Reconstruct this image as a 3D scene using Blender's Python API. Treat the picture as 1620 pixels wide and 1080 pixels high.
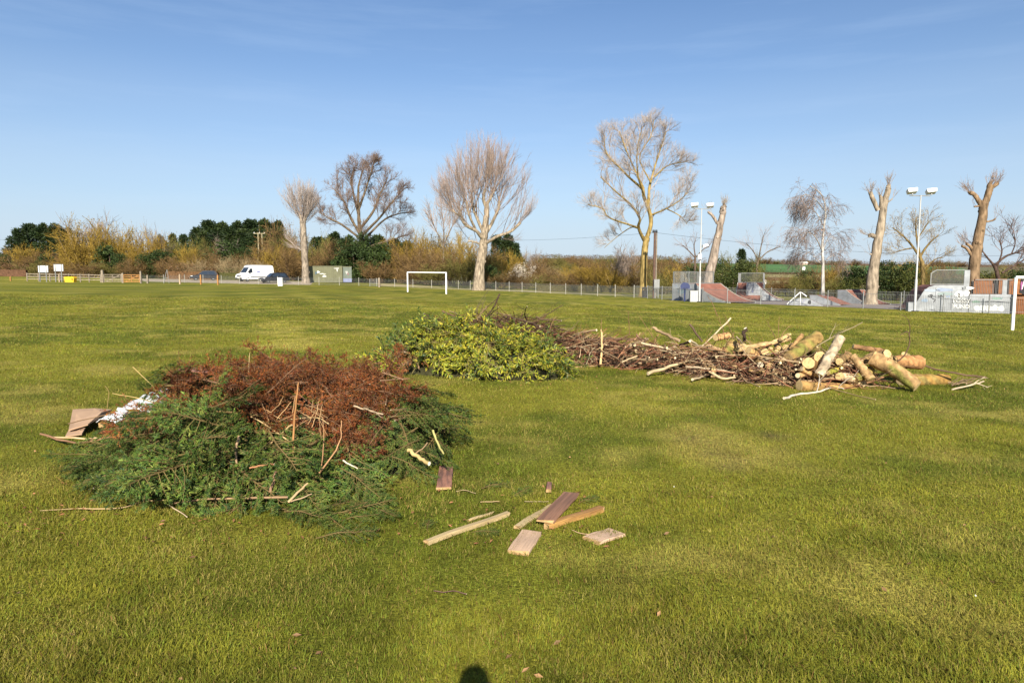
import bpy, math, random
import numpy as np
from mathutils import Vector, Matrix

for o in list(bpy.data.objects):
    bpy.data.objects.remove(o, do_unlink=True)
SC = bpy.context.scene
COL = SC.collection
rng = np.random.default_rng(11)
random.seed(11)
R = math.radians

# ------------------------------------------------------------------ camera
FPX = 1080.0
TH = math.atan(100 / 1080)
HC = 1.75
cam = bpy.data.cameras.new('camera')
cam.sensor_width = 36
cam.lens = 36 * FPX / 1620
cam.clip_start = 0.05
cam.clip_end = 8000
camo = bpy.data.objects.new('camera', cam)
camo.location = (0, 0, HC)
camo.rotation_euler = (math.pi / 2 - TH, 0, 0)
COL.objects.link(camo)
SC.camera = camo

# ------------------------------------------------------------------ sky, sun, exposure
SUN_EL = R(29.5)
SUN_AZ = R(177)          # compass style: clockwise from +Y (forward)
world = bpy.data.worlds.new('World')
SC.world = world
world.use_nodes = True
wn, wl = world.node_tree.nodes, world.node_tree.links
wn.clear()
sky = wn.new('ShaderNodeTexSky')
sky.sky_type = 'NISHITA'
sky.sun_disc = False
sky.sun_elevation = SUN_EL
sky.sun_rotation = SUN_AZ
sky.altitude = 60
sky.air_density = 1.0
sky.dust_density = 0.75
sky.ozone_density = 2.5
bg = wn.new('ShaderNodeBackground')
bg.inputs[1].default_value = 0.058
wo = wn.new('ShaderNodeOutputWorld')
# thin streaks of high cloud, the same all round the sky
tc = wn.new('ShaderNodeTexCoord')
mp = wn.new('ShaderNodeMapping')
mp.inputs['Scale'].default_value = (1.6, 1.6, 16)
mp.inputs['Rotation'].default_value = (R(3), R(2), 0)
nz = wn.new('ShaderNodeTexNoise')
nz.inputs['Scale'].default_value = 2.2
nz.inputs['Detail'].default_value = 7
nz.inputs['Roughness'].default_value = 0.62
cr = wn.new('ShaderNodeValToRGB')
cr.color_ramp.elements[0].position = 0.5
cr.color_ramp.elements[0].color = (0, 0, 0, 1)
cr.color_ramp.elements[1].position = 0.9
cr.color_ramp.elements[1].color = (0.13, 0.13, 0.13, 1)
mx = wn.new('ShaderNodeMixRGB')
mx.inputs[2].default_value = (7.5, 8.2, 9.2, 1)
wl.new(tc.outputs['Generated'], mp.inputs[0])
wl.new(mp.outputs[0], nz.inputs['Vector'])
wl.new(nz.outputs[0], cr.inputs[0])
wl.new(cr.outputs[0], mx.inputs[0])
wl.new(sky.outputs[0], mx.inputs[1])
tint = wn.new('ShaderNodeMixRGB'); tint.blend_type = 'MULTIPLY'; tint.inputs[0].default_value = 1.0
tint.inputs[2].default_value = (0.88, 1.0, 1.14, 1)
wl.new(mx.outputs[0], tint.inputs[1])
# pale haze low over the horizon, all the way round
sep = wn.new('ShaderNodeSeparateXYZ'); wl.new(tc.outputs['Generated'], sep.inputs[0])
hz = wn.new('ShaderNodeValToRGB'); hz.color_ramp.interpolation = 'EASE'
hz.color_ramp.elements[0].position = 0.0; hz.color_ramp.elements[0].color = (.9, .9, .9, 1)
hz.color_ramp.elements[1].position = 0.40; hz.color_ramp.elements[1].color = (0, 0, 0, 1)
for p_, v_ in ((.04, .80), (.126, .48), (.21, .24), (.29, .08)):
    e_ = hz.color_ramp.elements.new(p_); e_.color = (v_, v_, v_, 1)
wl.new(sep.outputs['Z'], hz.inputs[0])
hm = wn.new('ShaderNodeMixRGB'); hm.inputs[2].default_value = (5.2, 6.15, 7.25, 1)
wl.new(hz.outputs[0], hm.inputs[0]); wl.new(tint.outputs[0], hm.inputs[1])
wl.new(hm.outputs[0], bg.inputs[0])
wl.new(bg.outputs[0], wo.inputs[0])

sun = bpy.data.lights.new('sun', 'SUN')
sun.energy = 5.0
sun.angle = R(0.5)
sun.color = (1.0, 0.92, 0.77)
suno = bpy.data.objects.new('sun', sun)
sdir = Vector((math.sin(SUN_AZ) * math.cos(SUN_EL), math.cos(SUN_AZ) * math.cos(SUN_EL), math.sin(SUN_EL)))
suno.rotation_euler = sdir.to_track_quat('Z', 'Y').to_euler()
suno.location = sdir * 50
COL.objects.link(suno)

SC.view_settings.view_transform = 'Standard'
SC.view_settings.look = 'None'
SC.view_settings.gamma = 1.0
SC.view_settings.use_curve_mapping = False
SC.view_settings.exposure = 1.05
SC.render.engine = 'CYCLES'

# ------------------------------------------------------------------ terrain and pixel helpers
def sstep(a, b, x):
    t = np.clip((np.asarray(x, float) - a) / (b - a), 0, 1)
    return t * t * (3 - 2 * t)

def gz(x, y):
    x = np.asarray(x, float); y = np.asarray(y, float)
    z = -3.0 * np.tanh(x / 150)
    z = z + 0.38 * sstep(104, 118, y) * (1 - sstep(10, 40, x))
    z = z + 24 * sstep(320, 1050, y) + 10 * sstep(1000, 2400, y)
    z = z + 3.0 * sstep(300, 700, y) * np.sin(x / 190 + 1.0)
    return z

CT, ST = math.cos(TH), math.sin(TH)
def at(px, py, Y):
    """world point at forward distance Y that lies on the sight line of a photo pixel"""
    u = (px - 810) / FPX; v = (540 - py) / FPX
    d = np.array((u, CT + v * ST, v * CT - ST))
    return np.array((0, 0, HC)) + d * (Y / d[1])

def G(px, py):
    lo, hi = 1.0, 400.0
    for _ in range(60):
        m = (lo + hi) / 2
        p = at(px, py, m)
        if p[2] > gz(p[0], p[1]): lo = m
        else: hi = m
    p = at(px, py, lo)
    return np.array((p[0], p[1], float(gz(p[0], p[1]))))

def foot(px, Y):
    """ground point under a photo column at forward distance Y"""
    x = (px - 810) / FPX * Y * 1.0 / (CT + ST * 0.08)
    return np.array((x, Y, float(gz(x, Y))))

# ------------------------------------------------------------------ mesh collector
class Geo:
    def __init__(s):
        s.V = []; s.C = []; s.F = []; s.M = []; s.n = 0
    def add(s, V, F, col=None, mat=0):
        V = np.asarray(V, float).reshape(-1, 3)
        if col is None: col = (0.5, 0.5, 0.5)
        c = np.asarray(col, float)
        if c.ndim == 1: c = np.broadcast_to(c, (len(V), 3))
        s.V.append(V); s.C.append(c)
        if isinstance(F, list) and F and not np.isscalar(F[0]) and len(set(len(f) for f in F)) > 1:
            for f in F:
                s.F.append(np.asarray([f], int) + s.n); s.M.append(mat)
        else:
            F = np.asarray(F, int)
            s.F.append(F + s.n); s.M.append(mat)
        s.n += len(V)
        return s
    def box(s, c, size, rot=None, col=None, mat=0, taper=1.0):
        hx, hy, hz = [q / 2 for q in size]
        v = np.array([(x * hx * (taper if z > 0 else 1), y * hy * (taper if z > 0 else 1), z * hz) for z in (-1, 1) for y in (-1, 1) for x in (-1, 1)])
        if rot is not None: v = v @ np.array(rot.to_3x3() if hasattr(rot, 'to_3x3') else rot).T
        return s.add(v + np.asarray(c, float), [(0, 2, 3, 1), (4, 5, 7, 6), (0, 1, 5, 4), (2, 6, 7, 3), (0, 4, 6, 2), (1, 3, 7, 5)], col, mat)
    def bar(s, a, b, w, h, col=None, mat=0):
        a = np.asarray(a, float); b = np.asarray(b, float)
        d = b - a; L = np.linalg.norm(d); d = d / L
        up = np.array((0, 0, 1.0)) if abs(d[2]) < 0.95 else np.array((0, 1.0, 0))
        y = np.cross(up, d); y /= np.linalg.norm(y); z = np.cross(d, y)
        return s.box((a + b) / 2, (L, w, h), np.stack([d, y, z], 1), col, mat)
    def tubes(s, P, Rr, sides=3, col=None, mat=0, caps=False, capcol=None, capmat=None):
        P = np.asarray(P, float); Rr = np.asarray(Rr, float)
        if P.ndim == 2: P = P[None]; Rr = Rr[None]
        n, k, _ = P.shape
        T = np.empty_like(P)
        T[:, 1:-1] = P[:, 2:] - P[:, :-2]
        T[:, 0] = P[:, 1] - P[:, 0]; T[:, -1] = P[:, -1] - P[:, -2]
        T /= np.linalg.norm(T, axis=2, keepdims=True) + 1e-12
        ref = np.where(np.abs(T[:, :1, 2:3]) < 0.9, np.array((0, 0, 1.0)), np.array((1.0, 0, 0)))
        N = np.cross(T, np.broadcast_to(ref, T.shape)); N /= np.linalg.norm(N, axis=2, keepdims=True) + 1e-12
        B = np.cross(T, N)
        a = np.arange(sides) / sides * 2 * math.pi
        V = P[:, :, None, :] + Rr[:, :, None, None] * (np.cos(a)[None, None, :, None] * N[:, :, None, :] + np.sin(a)[None, None, :, None] * B[:, :, None, :])
        base = (np.arange(n) * k * sides)[:, None, None]
        i = (np.arange(k - 1) * sides)[None, :, None]
        j = np.arange(sides)[None, None, :]; j2 = (j + 1) % sides
        F = np.stack([base + i + j, base + i + j2, base + i + sides + j2, base + i + sides + j], -1).reshape(-1, 4)
        if col is not None:
            c = np.asarray(col, float)
            if c.ndim == 2 and len(c) == n: col = np.repeat(c, k * sides, axis=0)
        off = s.n
        s.add(V.reshape(-1, 3), F, col, mat)
        if caps:
            cc = capcol if capcol is not None else (col if col is not None and np.asarray(col).ndim == 1 else None)
            for q in range(n):
                r0 = V[q, 0]; r1 = V[q, -1]
                s.add(r0, [tuple(range(sides))[::-1]], cc, capmat if capmat is not None else mat)
                s.add(r1, [tuple(range(sides))], cc, capmat if capmat is not None else mat)
        return s
    def leaves(s, P, D, N, L, W, col, mat=0, fold=0.15):
        """diamond leaves folded along the midrib"""
        n = len(P)
        D = D / (np.linalg.norm(D, axis=1, keepdims=True) + 1e-9)
        S = np.cross(D, N); S /= np.linalg.norm(S, axis=1, keepdims=True) + 1e-9
        U = np.cross(S, D)
        L = np.broadcast_to(np.asarray(L, float), (n,))[:, None]; W = np.broadcast_to(np.asarray(W, float), (n,))[:, None]
        mid = P + D * L * 0.45 + U * W * fold
        V = np.stack([P, mid + S * W / 2, P + D * L, mid - S * W / 2], 1).reshape(-1, 3)
        b = (np.arange(n) * 4)[:, None]
        F = np.concatenate([b + np.array([0, 2, 1]), b + np.array([0, 3, 2])], 0)
        c = np.asarray(col, float)
        if c.ndim == 2: c = np.repeat(c, 4, axis=0)
        return s.add(V, F, c, mat)
    def needles(s, P, D, S, W, col, mat=0):
        """single triangles from P along D (full vector) with width vector S*W"""
        n = len(P)
        W = np.broadcast_to(np.asarray(W, float), (n,))[:, None]
        V = np.stack([P - S * W / 2, P + S * W / 2, P + D], 1).reshape(-1, 3)
        F = (np.arange(n) * 3)[:, None] + np.array([0, 1, 2])
        c = np.asarray(col, float)
        if c.ndim == 2: c = np.repeat(c, 3, axis=0)
        return s.add(V, F, c, mat)
    def lathe(s, prof, c=(0, 0, 0), sides=16, col=None, mat=0):
        c = np.asarray(c, float)
        a = np.arange(sides) / sides * 2 * math.pi
        V = np.array([(r * math.cos(t), r * math.sin(t), z) for r, z in prof for t in a]) + c
        F = [(i * sides + j, i * sides + (j + 1) % sides, (i + 1) * sides + (j + 1) % sides, (i + 1) * sides + j) for i in range(len(prof) - 1) for j in range(sides)]
        s.add(V, F, col, mat)
        return s
    def prism(s, poly, axis_from, axis_to, M=None, col=None, mat=0):
        """poly: list of (u,v) in X,Z ; extruded along Y from axis_from to axis_to; M maps local to world"""
        n = len(poly)
        V = np.array([(u, axis_from, v) for u, v in poly] + [(u, axis_to, v) for u, v in poly])
        if M is not None:
            A = np.array(M); V = V @ A[:3, :3].T + A[:3, 3]
        s.add(V[:], [(i, (i + 1) % n, n + (i + 1) % n, n + i) for i in range(n)], col, mat)
        s.add(V[:n], [tuple(range(n))[::-1]], col, mat)
        s.add(V[n:], [tuple(range(n))], col, mat)
        return s
    def mesh(s, name, mats, smooth=False):
        me = bpy.data.meshes.new(name)
        V = np.concatenate(s.V).astype(np.float32); C = np.concatenate(s.C).astype(np.float32)
        tot = np.concatenate([np.full(len(f), f.shape[1], np.int32) for f in s.F])
        idx = np.concatenate([f.reshape(-1) for f in s.F]).astype(np.int32)
        mi = np.concatenate([np.full(len(f), m, np.int32) for f, m in zip(s.F, s.M)])
        me.vertices.add(len(V)); me.vertices.foreach_set('co', V.ravel())
        me.loops.add(len(idx)); me.loops.foreach_set('vertex_index', idx)
        me.polygons.add(len(tot))
        st = np.zeros(len(tot), np.int32); st[1:] = np.cumsum(tot)[:-1]
        me.polygons.foreach_set('loop_start', st)
        me.polygons.foreach_set('material_index', mi)
        me.polygons.foreach_set('use_smooth', np.full(len(tot), smooth, bool))
        at_ = me.attributes.new('Col', 'FLOAT_COLOR', 'POINT')
        at_.data.foreach_set('color', np.concatenate([C, np.ones((len(C), 1), np.float32)], 1).ravel())
        me.update(calc_edges=True)
        if not isinstance(mats, (list, tuple)): mats = [mats]
        for m in mats: me.materials.append(m)
        return me

def obj(name, geo, mats, parent=None, smooth=False, loc=None):
    me = geo.mesh(name, mats, smooth) if isinstance(geo, Geo) else geo
    o = bpy.data.objects.new(name, me)
    COL.objects.link(o)
    if parent is not None: o.parent = parent
    if loc is not None: o.location = loc
    return o
def empty(name, loc=(0, 0, 0), rz=0):
    o = bpy.data.objects.new(name, None)
    o.empty_display_size = 0.2
    o.location = loc; o.rotation_euler = (0, 0, rz)
    COL.objects.link(o)
    return o
def tag(o, label, cat, group=None):
    o['label'] = label; o['category'] = cat
    if group: o['group'] = group
    return o
def struct(o):
    o['kind'] = 'structure'; return o
def stuff(o, label=None, cat=None):
    o['kind'] = 'stuff'
    if label: o['label'] = label; o['category'] = cat
    return o
def copy_tree(o, parent=None):
    c = o.copy(); COL.objects.link(c); c.parent = parent
    for ch in o.children: copy_tree(ch, c)
    return c

# ------------------------------------------------------------------ materials
def mat(name, base=None, rough=0.8, var=0.25, scale=6.0, detail=4, attr=False, bump=0.0, bscale=40.0, metal=0.0, spec=0.3, trans=0.0, stretch=None, col2=None, sheen=0):
    m = bpy.data.materials.new(name); m.use_nodes = True
    nt = m.node_tree; n, l = nt.nodes, nt.links
    n.clear()
    out = n.new('ShaderNodeOutputMaterial'); p = n.new('ShaderNodeBsdfPrincipled')
    p.inputs['Roughness'].default_value = rough; p.inputs['Metallic'].default_value = metal
    p.inputs['Specular IOR Level'].default_value = spec
    t = n.new('ShaderNodeTexCoord'); mpn = n.new('ShaderNodeMapping')
    l.new(t.outputs['Object'], mpn.inputs[0])
    if stretch: mpn.inputs['Scale'].default_value = stretch
    no = n.new('ShaderNodeTexNoise'); no.inputs['Scale'].default_value = scale; no.inputs['Detail'].default_value = detail
    l.new(mpn.outputs[0], no.inputs['Vector'])
    if attr:
        a = n.new('ShaderNodeAttribute'); a.attribute_name = 'Col'; csrc = a.outputs['Color']
    else:
        rgb = n.new('ShaderNodeRGB'); rgb.outputs[0].default_value = (*base, 1); csrc = rgb.outputs[0]
    if col2 is not None:
        rp = n.new('ShaderNodeMapRange'); rp.inputs['From Min'].default_value = 0.42; rp.inputs['From Max'].default_value = 0.6
        l.new(no.outputs[0], rp.inputs['Value'])
        mm = n.new('ShaderNodeMixRGB'); mm.inputs[2].default_value = (*col2, 1)
        l.new(rp.outputs[0], mm.inputs[0]); l.new(csrc, mm.inputs[1]); csrc = mm.outputs[0]
        no2 = n.new('ShaderNodeTexNoise'); no2.inputs['Scale'].default_value = scale * 4.3; no2.inputs['Detail'].default_value = detail
        l.new(mpn.outputs[0], no2.inputs['Vector']); vsrc = no2.outputs[0]
    else: vsrc = no.outputs[0]
    if var > 0:
        mr = n.new('ShaderNodeMapRange'); mr.inputs['From Min'].default_value = 0.3; mr.inputs['From Max'].default_value = 0.7
        mr.inputs['To Min'].default_value = 1 - var; mr.inputs['To Max'].default_value = 1 + var
        l.new(vsrc, mr.inputs['Value'])
        mu = n.new('ShaderNodeVectorMath'); mu.operation = 'SCALE'
        l.new(csrc, mu.inputs[0]); l.new(mr.outputs[0], mu.inputs['Scale']); csrc = mu.outputs[0]
    l.new(csrc, p.inputs['Base Color'])
    if bump > 0:
        b = n.new('ShaderNodeTexNoise'); b.inputs['Scale'].default_value = bscale; b.inputs['Detail'].default_value = 5
        l.new(mpn.outputs[0], b.inputs['Vector'])
        bu = n.new('ShaderNodeBump'); bu.inputs['Strength'].default_value = bump; bu.inputs['Distance'].default_value = 0.02
        l.new(b.outputs[0], bu.inputs['Height']); l.new(bu.outputs[0], p.inputs['Normal'])
    if trans > 0:
        tr = n.new('ShaderNodeBsdfTranslucent'); l.new(csrc, tr.inputs[0])
        ms = n.new('ShaderNodeMixShader'); ms.inputs[0].default_value = trans
        l.new(p.outputs[0], ms.inputs[1]); l.new(tr.outputs[0], ms.inputs[2]); l.new(ms.outputs[0], out.inputs[0])
    else:
        l.new(p.outputs[0], out.inputs[0])
    return m

M = {}
M['leaf'] = mat('leaf', attr=True, rough=0.55, var=0.2, scale=3, trans=0.25, spec=0.25)
M['gloss_leaf'] = mat('gloss_leaf', attr=True, rough=0.45, var=0.2, scale=5, trans=0.22, spec=0.3)
M['needle'] = mat('needle', attr=True, rough=0.6, var=0.25, scale=4, trans=0.15, spec=0.25)
M['twig'] = mat('twig', attr=True, rough=0.9, var=0.3, scale=4, spec=0.1)
M['bark'] = mat('bark', attr=True, rough=0.95, var=0.62, scale=3.2, detail=9, bump=1.0, bscale=9, spec=0.05, stretch=(1.6, 1.6, .42))
M['log_bark'] = mat('log_bark', attr=True, rough=0.9, var=0.45, scale=9, detail=7, bump=0.7, bscale=45, spec=0.15)
M['metal'] = mat('metal', (0.42, 0.44, 0.45), rough=0.5, var=0.15, metal=0.35)
M['white_paint'] = mat('white_paint', (0.80, 0.80, 0.79), rough=0.35, var=0.06, scale=3, spec=0.5)
M['galv'] = mat('galv', (0.20, 0.205, 0.205), rough=0.5, var=0.15, scale=8, metal=0.2)
M['dark'] = mat('dark', (0.02, 0.02, 0.022), rough=0.5, var=0.2)
M['rubber'] = mat('rubber', (0.018, 0.018, 0.018), rough=0.85, var=0.2)
M['glass'] = mat('glass', (0.02, 0.028, 0.04), rough=0.06, var=0.0, spec=0.8)
M['timber'] = mat('timber', (0.33, 0.25, 0.17), rough=0.85, var=0.25, scale=5, stretch=(1, 1, 0.2))
M['timber_new'] = mat('timber_new', (0.30, 0.145, 0.045), rough=0.8, var=0.25, scale=5)
M['weathered'] = mat('weathered', (0.20, 0.165, 0.125), rough=0.9, var=0.3, scale=4)

def noise2(x, y, s, seed=0):
    """smooth value noise, vectorised"""
    r = np.random.default_rng(seed); tab = r.random((256, 256))
    X = np.asarray(x) / s + 1000.37; Y = np.asarray(y) / s + 1000.71
    xi = np.floor(X).astype(int); yi = np.floor(Y).astype(int)
    fx = X - xi; fy = Y - yi
    fx = fx * fx * (3 - 2 * fx); fy = fy * fy * (3 - 2 * fy)
    g = lambda a, b: tab[a % 256, b % 256]
    return (g(xi, yi) * (1 - fx) + g(xi + 1, yi) * fx) * (1 - fy) + (g(xi, yi + 1) * (1 - fx) + g(xi + 1, yi + 1) * fx) * fy

GREEN = np.array((0.166, 0.160, 0.019)); DEEP = np.array((0.090, 0.104, 0.012)); STRAW = np.array((0.31, 0.255, 0.062)); EARTH = np.array((0.075, 0.05, 0.028))
WORN = [(1158, 740, .16), (1284, 742, .15), (1128, 715, .2), (1255, 712, .2), (1105, 695, .25), (1225, 690, .2), (1170, 728, .12)]
WORNP = [(*G(a, b)[:2], r) for a, b, r in WORN]
def turf(x, y):
    """own colour of the turf: greener and more straw-like patches, a few worn spots"""
    x = np.asarray(x, float); y = np.asarray(y, float)
    a = 0.5 * noise2(x, y, 2.3, 1) + 0.3 * noise2(x, y, 0.7, 2) + 0.2 * noise2(x, y, 0.28, 3)
    b = 0.55 * noise2(x, y, 1.3, 4) + 0.45 * noise2(x, y, 0.4, 5)
    c = noise2(x + 0.5 * y, y - 0.4 * x, 9.0, 6)
    w1 = sstep(0.40, 0.66, a)[..., None]; w2 = (sstep(0.5, 0.82, b) * 0.6)[..., None]
    col = GREEN * (1 - w1) + DEEP * w1
    col = col * (1 - w2) + STRAW * w2
    # rows left by the mower
    u = x * 0.93 + y * 0.36
    st = np.sin(u * 2 * math.pi / 4.2 + 1.2 * noise2(x, y, 14, 8))
    col = col * (1 + 0.10 * st * sstep(5, 16, y) + 0.22 * (c - 0.5))[..., None]
    for wx, wy, r in WORNP:
        d = np.exp(-(((x - wx) / r) ** 2 + ((y - wy) / (r * 1.1)) ** 2)) * sstep(0.3, 0.7, noise2(x, y, 0.16, 9) * .6 + .35)
        col = col * (1 - 0.6 * d[..., None]) + EARTH * 1.3 * 0.6 * d[..., None]
    return col

# ------------------------------------------------------------------ ground
def build_ground():
    def axis(fine, step, far, grow):
        a = list(np.arange(0, fine, step)); s = step
        while a[-1] < far:
            s *= grow; a.append(a[-1] + s)
        return np.array(a)
    xp = axis(16, 0.2, 2600, 1.09); xs = np.concatenate([-xp[:0:-1], xp])
    yp = axis(26, 0.18, 3600, 1.05); ys = np.concatenate([[-600, -200, -60, -20, -8, -3], yp])
    X, Y = np.meshgrid(xs, ys)
    V = np.stack([X, Y, gz(X, Y)], -1).reshape(-1, 3)
    nx, ny = len(xs), len(ys)
    i = np.arange(ny - 1)[:, None] * nx; j = np.arange(nx - 1)[None]
    F = np.stack([i + j, i + j + 1, i + nx + j + 1, i + nx + j], -1).reshape(-1, 4)
    col = turf(X.ravel(), Y.ravel())
    yy = Y.ravel(); xx = X.ravel()
    col = col * (0.72 + 0.28 * sstep(10, 45, yy))[:, None] if False else col
    far = sstep(150, 260, yy)[:, None]
    col = col * (1 - far) + np.array((0.13, 0.125, 0.07)) * far
    g = Geo().add(V, F, col)
    m = mat('turf', attr=True, rough=0.95, var=0.6, scale=34, detail=10, bump=1.0, bscale=60, spec=0.08)
    o = struct(obj('ground', g, m, smooth=True))
    return o
build_ground()

def sheet(name, pts, dz, m, n=10):
    """flat patch draped on the terrain: pts are 4 corners (x,y)"""
    p = np.array(pts, float); u = np.linspace(0, 1, n)
    U, W = np.meshgrid(u, u)
    P = (p[0] * ((1 - U) * (1 - W))[..., None] + p[1] * (U * (1 - W))[..., None] + p[2] * (U * W)[..., None] + p[3] * ((1 - U) * W)[..., None])
    V = np.concatenate([P, (gz(P[..., 0], P[..., 1]) + dz)[..., None]], -1).reshape(-1, 3)
    i = np.arange(n - 1)[:, None] * n; j = np.arange(n - 1)[None]
    F = np.stack([i + j, i + j + 1, i + n + j + 1, i + n + j], -1).reshape(-1, 4)
    return struct(obj(name, Geo().add(V, F), m))
F2 = lambda px, Y: foot(px, Y)[:2]

# ------------------------------------------------------------------ grass blades
def build_grass():
    A = 165000.0
    n = int(1.75 * A * math.log(48 / 2.1))
    d = 2.1 * (48 / 2.1) ** rng.random(n)
    x = (rng.random(n) - 0.5) * 1.62 * d; y = d * (1 + 0 * x)
    worn = np.zeros(n)
    for wx, wy, r in WORNP: worn += np.exp(-(((x - wx) / r) ** 2 + ((y - wy) / r) ** 2))
    dens = 0.35 + 1.0 * noise2(x, y, 0.14, 21)
    keep = rng.random(n) < dens * (1 - 0.6 * np.clip(worn, 0, 1))
    x, y, d = x[keep], y[keep], d[keep]; n = len(x)
    P = np.stack([x, y, gz(x, y) - 0.003], 1)
    yaw = rng.random(n) * 2 * math.pi
    hgt = (0.016 + 0.024 * rng.random(n) ** 1.5) * (0.7 + 0.75 * noise2(x, y, 0.35, 22))
    hgt *= 1 + 0.25 * sstep(6, 25, d)
    lean = 0.25 + 0.95 * rng.random(n)
    D = np.stack([np.cos(yaw) * lean, np.sin(yaw) * lean, np.ones(n)], 1) * hgt[:, None]
    ys2 = yaw + math.pi / 2 + rng.normal(0, .5, n)
    S = np.stack([np.cos(ys2), np.sin(ys2), np.zeros(n)], 1)
    W = np.maximum(0.0030, 0.00075 * d) * (0.7 + 0.6 * rng.random(n))
    c = turf(x, y)
    k = rng.random(n)
    dry = (k < 0.10 + 0.26 * sstep(.45, .8, noise2(x, y, .5, 63)))[:, None]; fresh = (k > 0.84)[:, None]
    tuft = 0.5 * noise2(x, y, 0.10, 61) + 0.5 * noise2(x, y, 0.27, 62)
    c = c * ((0.75 + 0.5 * rng.random(n)) * (0.32 + 1.32 * tuft))[:, None]
    c = np.where(dry, np.array((0.30, 0.25, 0.065)) * (0.55 + 0.5 * rng.random(n))[:, None], c)
    c = np.where(fresh, np.array((0.15, 0.19, 0.024)) * (0.8 + 0.5 * rng.random(n))[:, None], c)
    rust = (rng.random(n) < .035)[:, None]
    c = np.where(rust, np.array((.20, .115, .04)) * (0.6 + 0.6 * rng.random(n))[:, None], c)
    g = Geo()
    near = d < 6.0
    # near blades: two pieces, the upper one bent over
    Pn, Dn, Sn, Wn, cn = P[near], D[near], S[near], W[near][:, None], c[near]
    mid = Pn + Dn * np.array((0.38, 0.38, 0.62))
    tip = Pn + Dn * np.array((1.15, 1.15, 0.92))
    V = np.stack([Pn - Sn * Wn / 2, Pn + Sn * Wn / 2, mid + Sn * Wn * .42, mid - Sn * Wn * .42, tip], 1).reshape(-1, 3)
    b = (np.arange(len(Pn)) * 5)[:, None]
    cc = np.repeat(cn, 5, axis=0)
    g.add(V, b + np.array([0, 1, 2, 3]), cc)
    g.add(np.zeros((0, 3)), np.zeros((0, 3), int), np.zeros((0, 3)))
    g.F[-1] = (b + np.array([3, 2, 4]))
    g.needles(P[~near], D[~near], S[~near], W[~near], c[~near])
    o = obj('grass', g, mat('grass_blade', attr=True, rough=0.6, var=0.15, scale=2, trans=0.2, spec=0.08))
    stuff(o, 'short mown green and straw coloured grass of the playing field', 'grass')
build_grass()

# ------------------------------------------------------------------ branching helpers
def nrm(v): return v / (np.linalg.norm(v, axis=-1, keepdims=True) + 1e-9)
def grow(S, D, L, nseg, wander, up, rg=rng):
    n = len(S); P = np.empty((n, nseg + 1, 3)); P[:, 0] = S; d = nrm(D)
    for i in range(nseg):
        d = nrm(d + rg.normal(0, wander, (n, 3)) + np.array((0, 0, up)))
        P[:, i + 1] = P[:, i] + d * (L / nseg)[:, None]
    return P
def spawn(P, m, t0, t1, amin, amax, rg=rng):
    """m children on each polyline: start, direction, parent index, t"""
    n, k, _ = P.shape
    t = t0 + (t1 - t0) * (np.arange(m)[None] + rg.random((n, m))) / m
    f = t * (k - 1); i = np.clip(f.astype(int), 0, k - 2); w = (f - i)[..., None]
    pi = np.repeat(np.arange(n)[:, None], m, 1)
    A = P[pi, i]; B = P[pi, i + 1]
    S = (A * (1 - w) + B * w).reshape(-1, 3); T = nrm(B - A).reshape(-1, 3)
    rnd = nrm(rg.normal(size=T.shape)); Q = nrm(np.cross(T, rnd))
    a = (amin + (amax - amin) * rg.random(len(T)))[:, None]
    return S, T * np.cos(a) + Q * np.sin(a), pi.ravel(), t.ravel()
def taper(r0, r1, n, k):
    t = np.linspace(0, 1, k)[None]
    return np.broadcast_to(np.asarray(r0, float).reshape(-1, 1), (n, 1)) * (1 - t) + np.broadcast_to(np.asarray(r1, float).reshape(-1, 1), (n, 1)) * t
def catmull(P, n):
    P = np.asarray(P, float); k = len(P)
    Q = np.concatenate([[2 * P[0] - P[1]], P, [2 * P[-1] - P[-2]]])
    out = []
    for s in np.linspace(0, k - 1, n):
        i = min(int(s), k - 2); t = s - i
        a, b, c, d = Q[i:i + 4]
        out.append(0.5 * ((2 * b) + (c - a) * t + (2 * a - 5 * b + 4 * c - d) * t * t + (3 * b - a - 3 * c + d) * t ** 3))
    return np.array(out)
def vary(c, n, s=0.2):
    return np.clip(np.asarray(c)[None] * (1 + rng.normal(0, s, (n, 1))), 0.003, 1)

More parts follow.
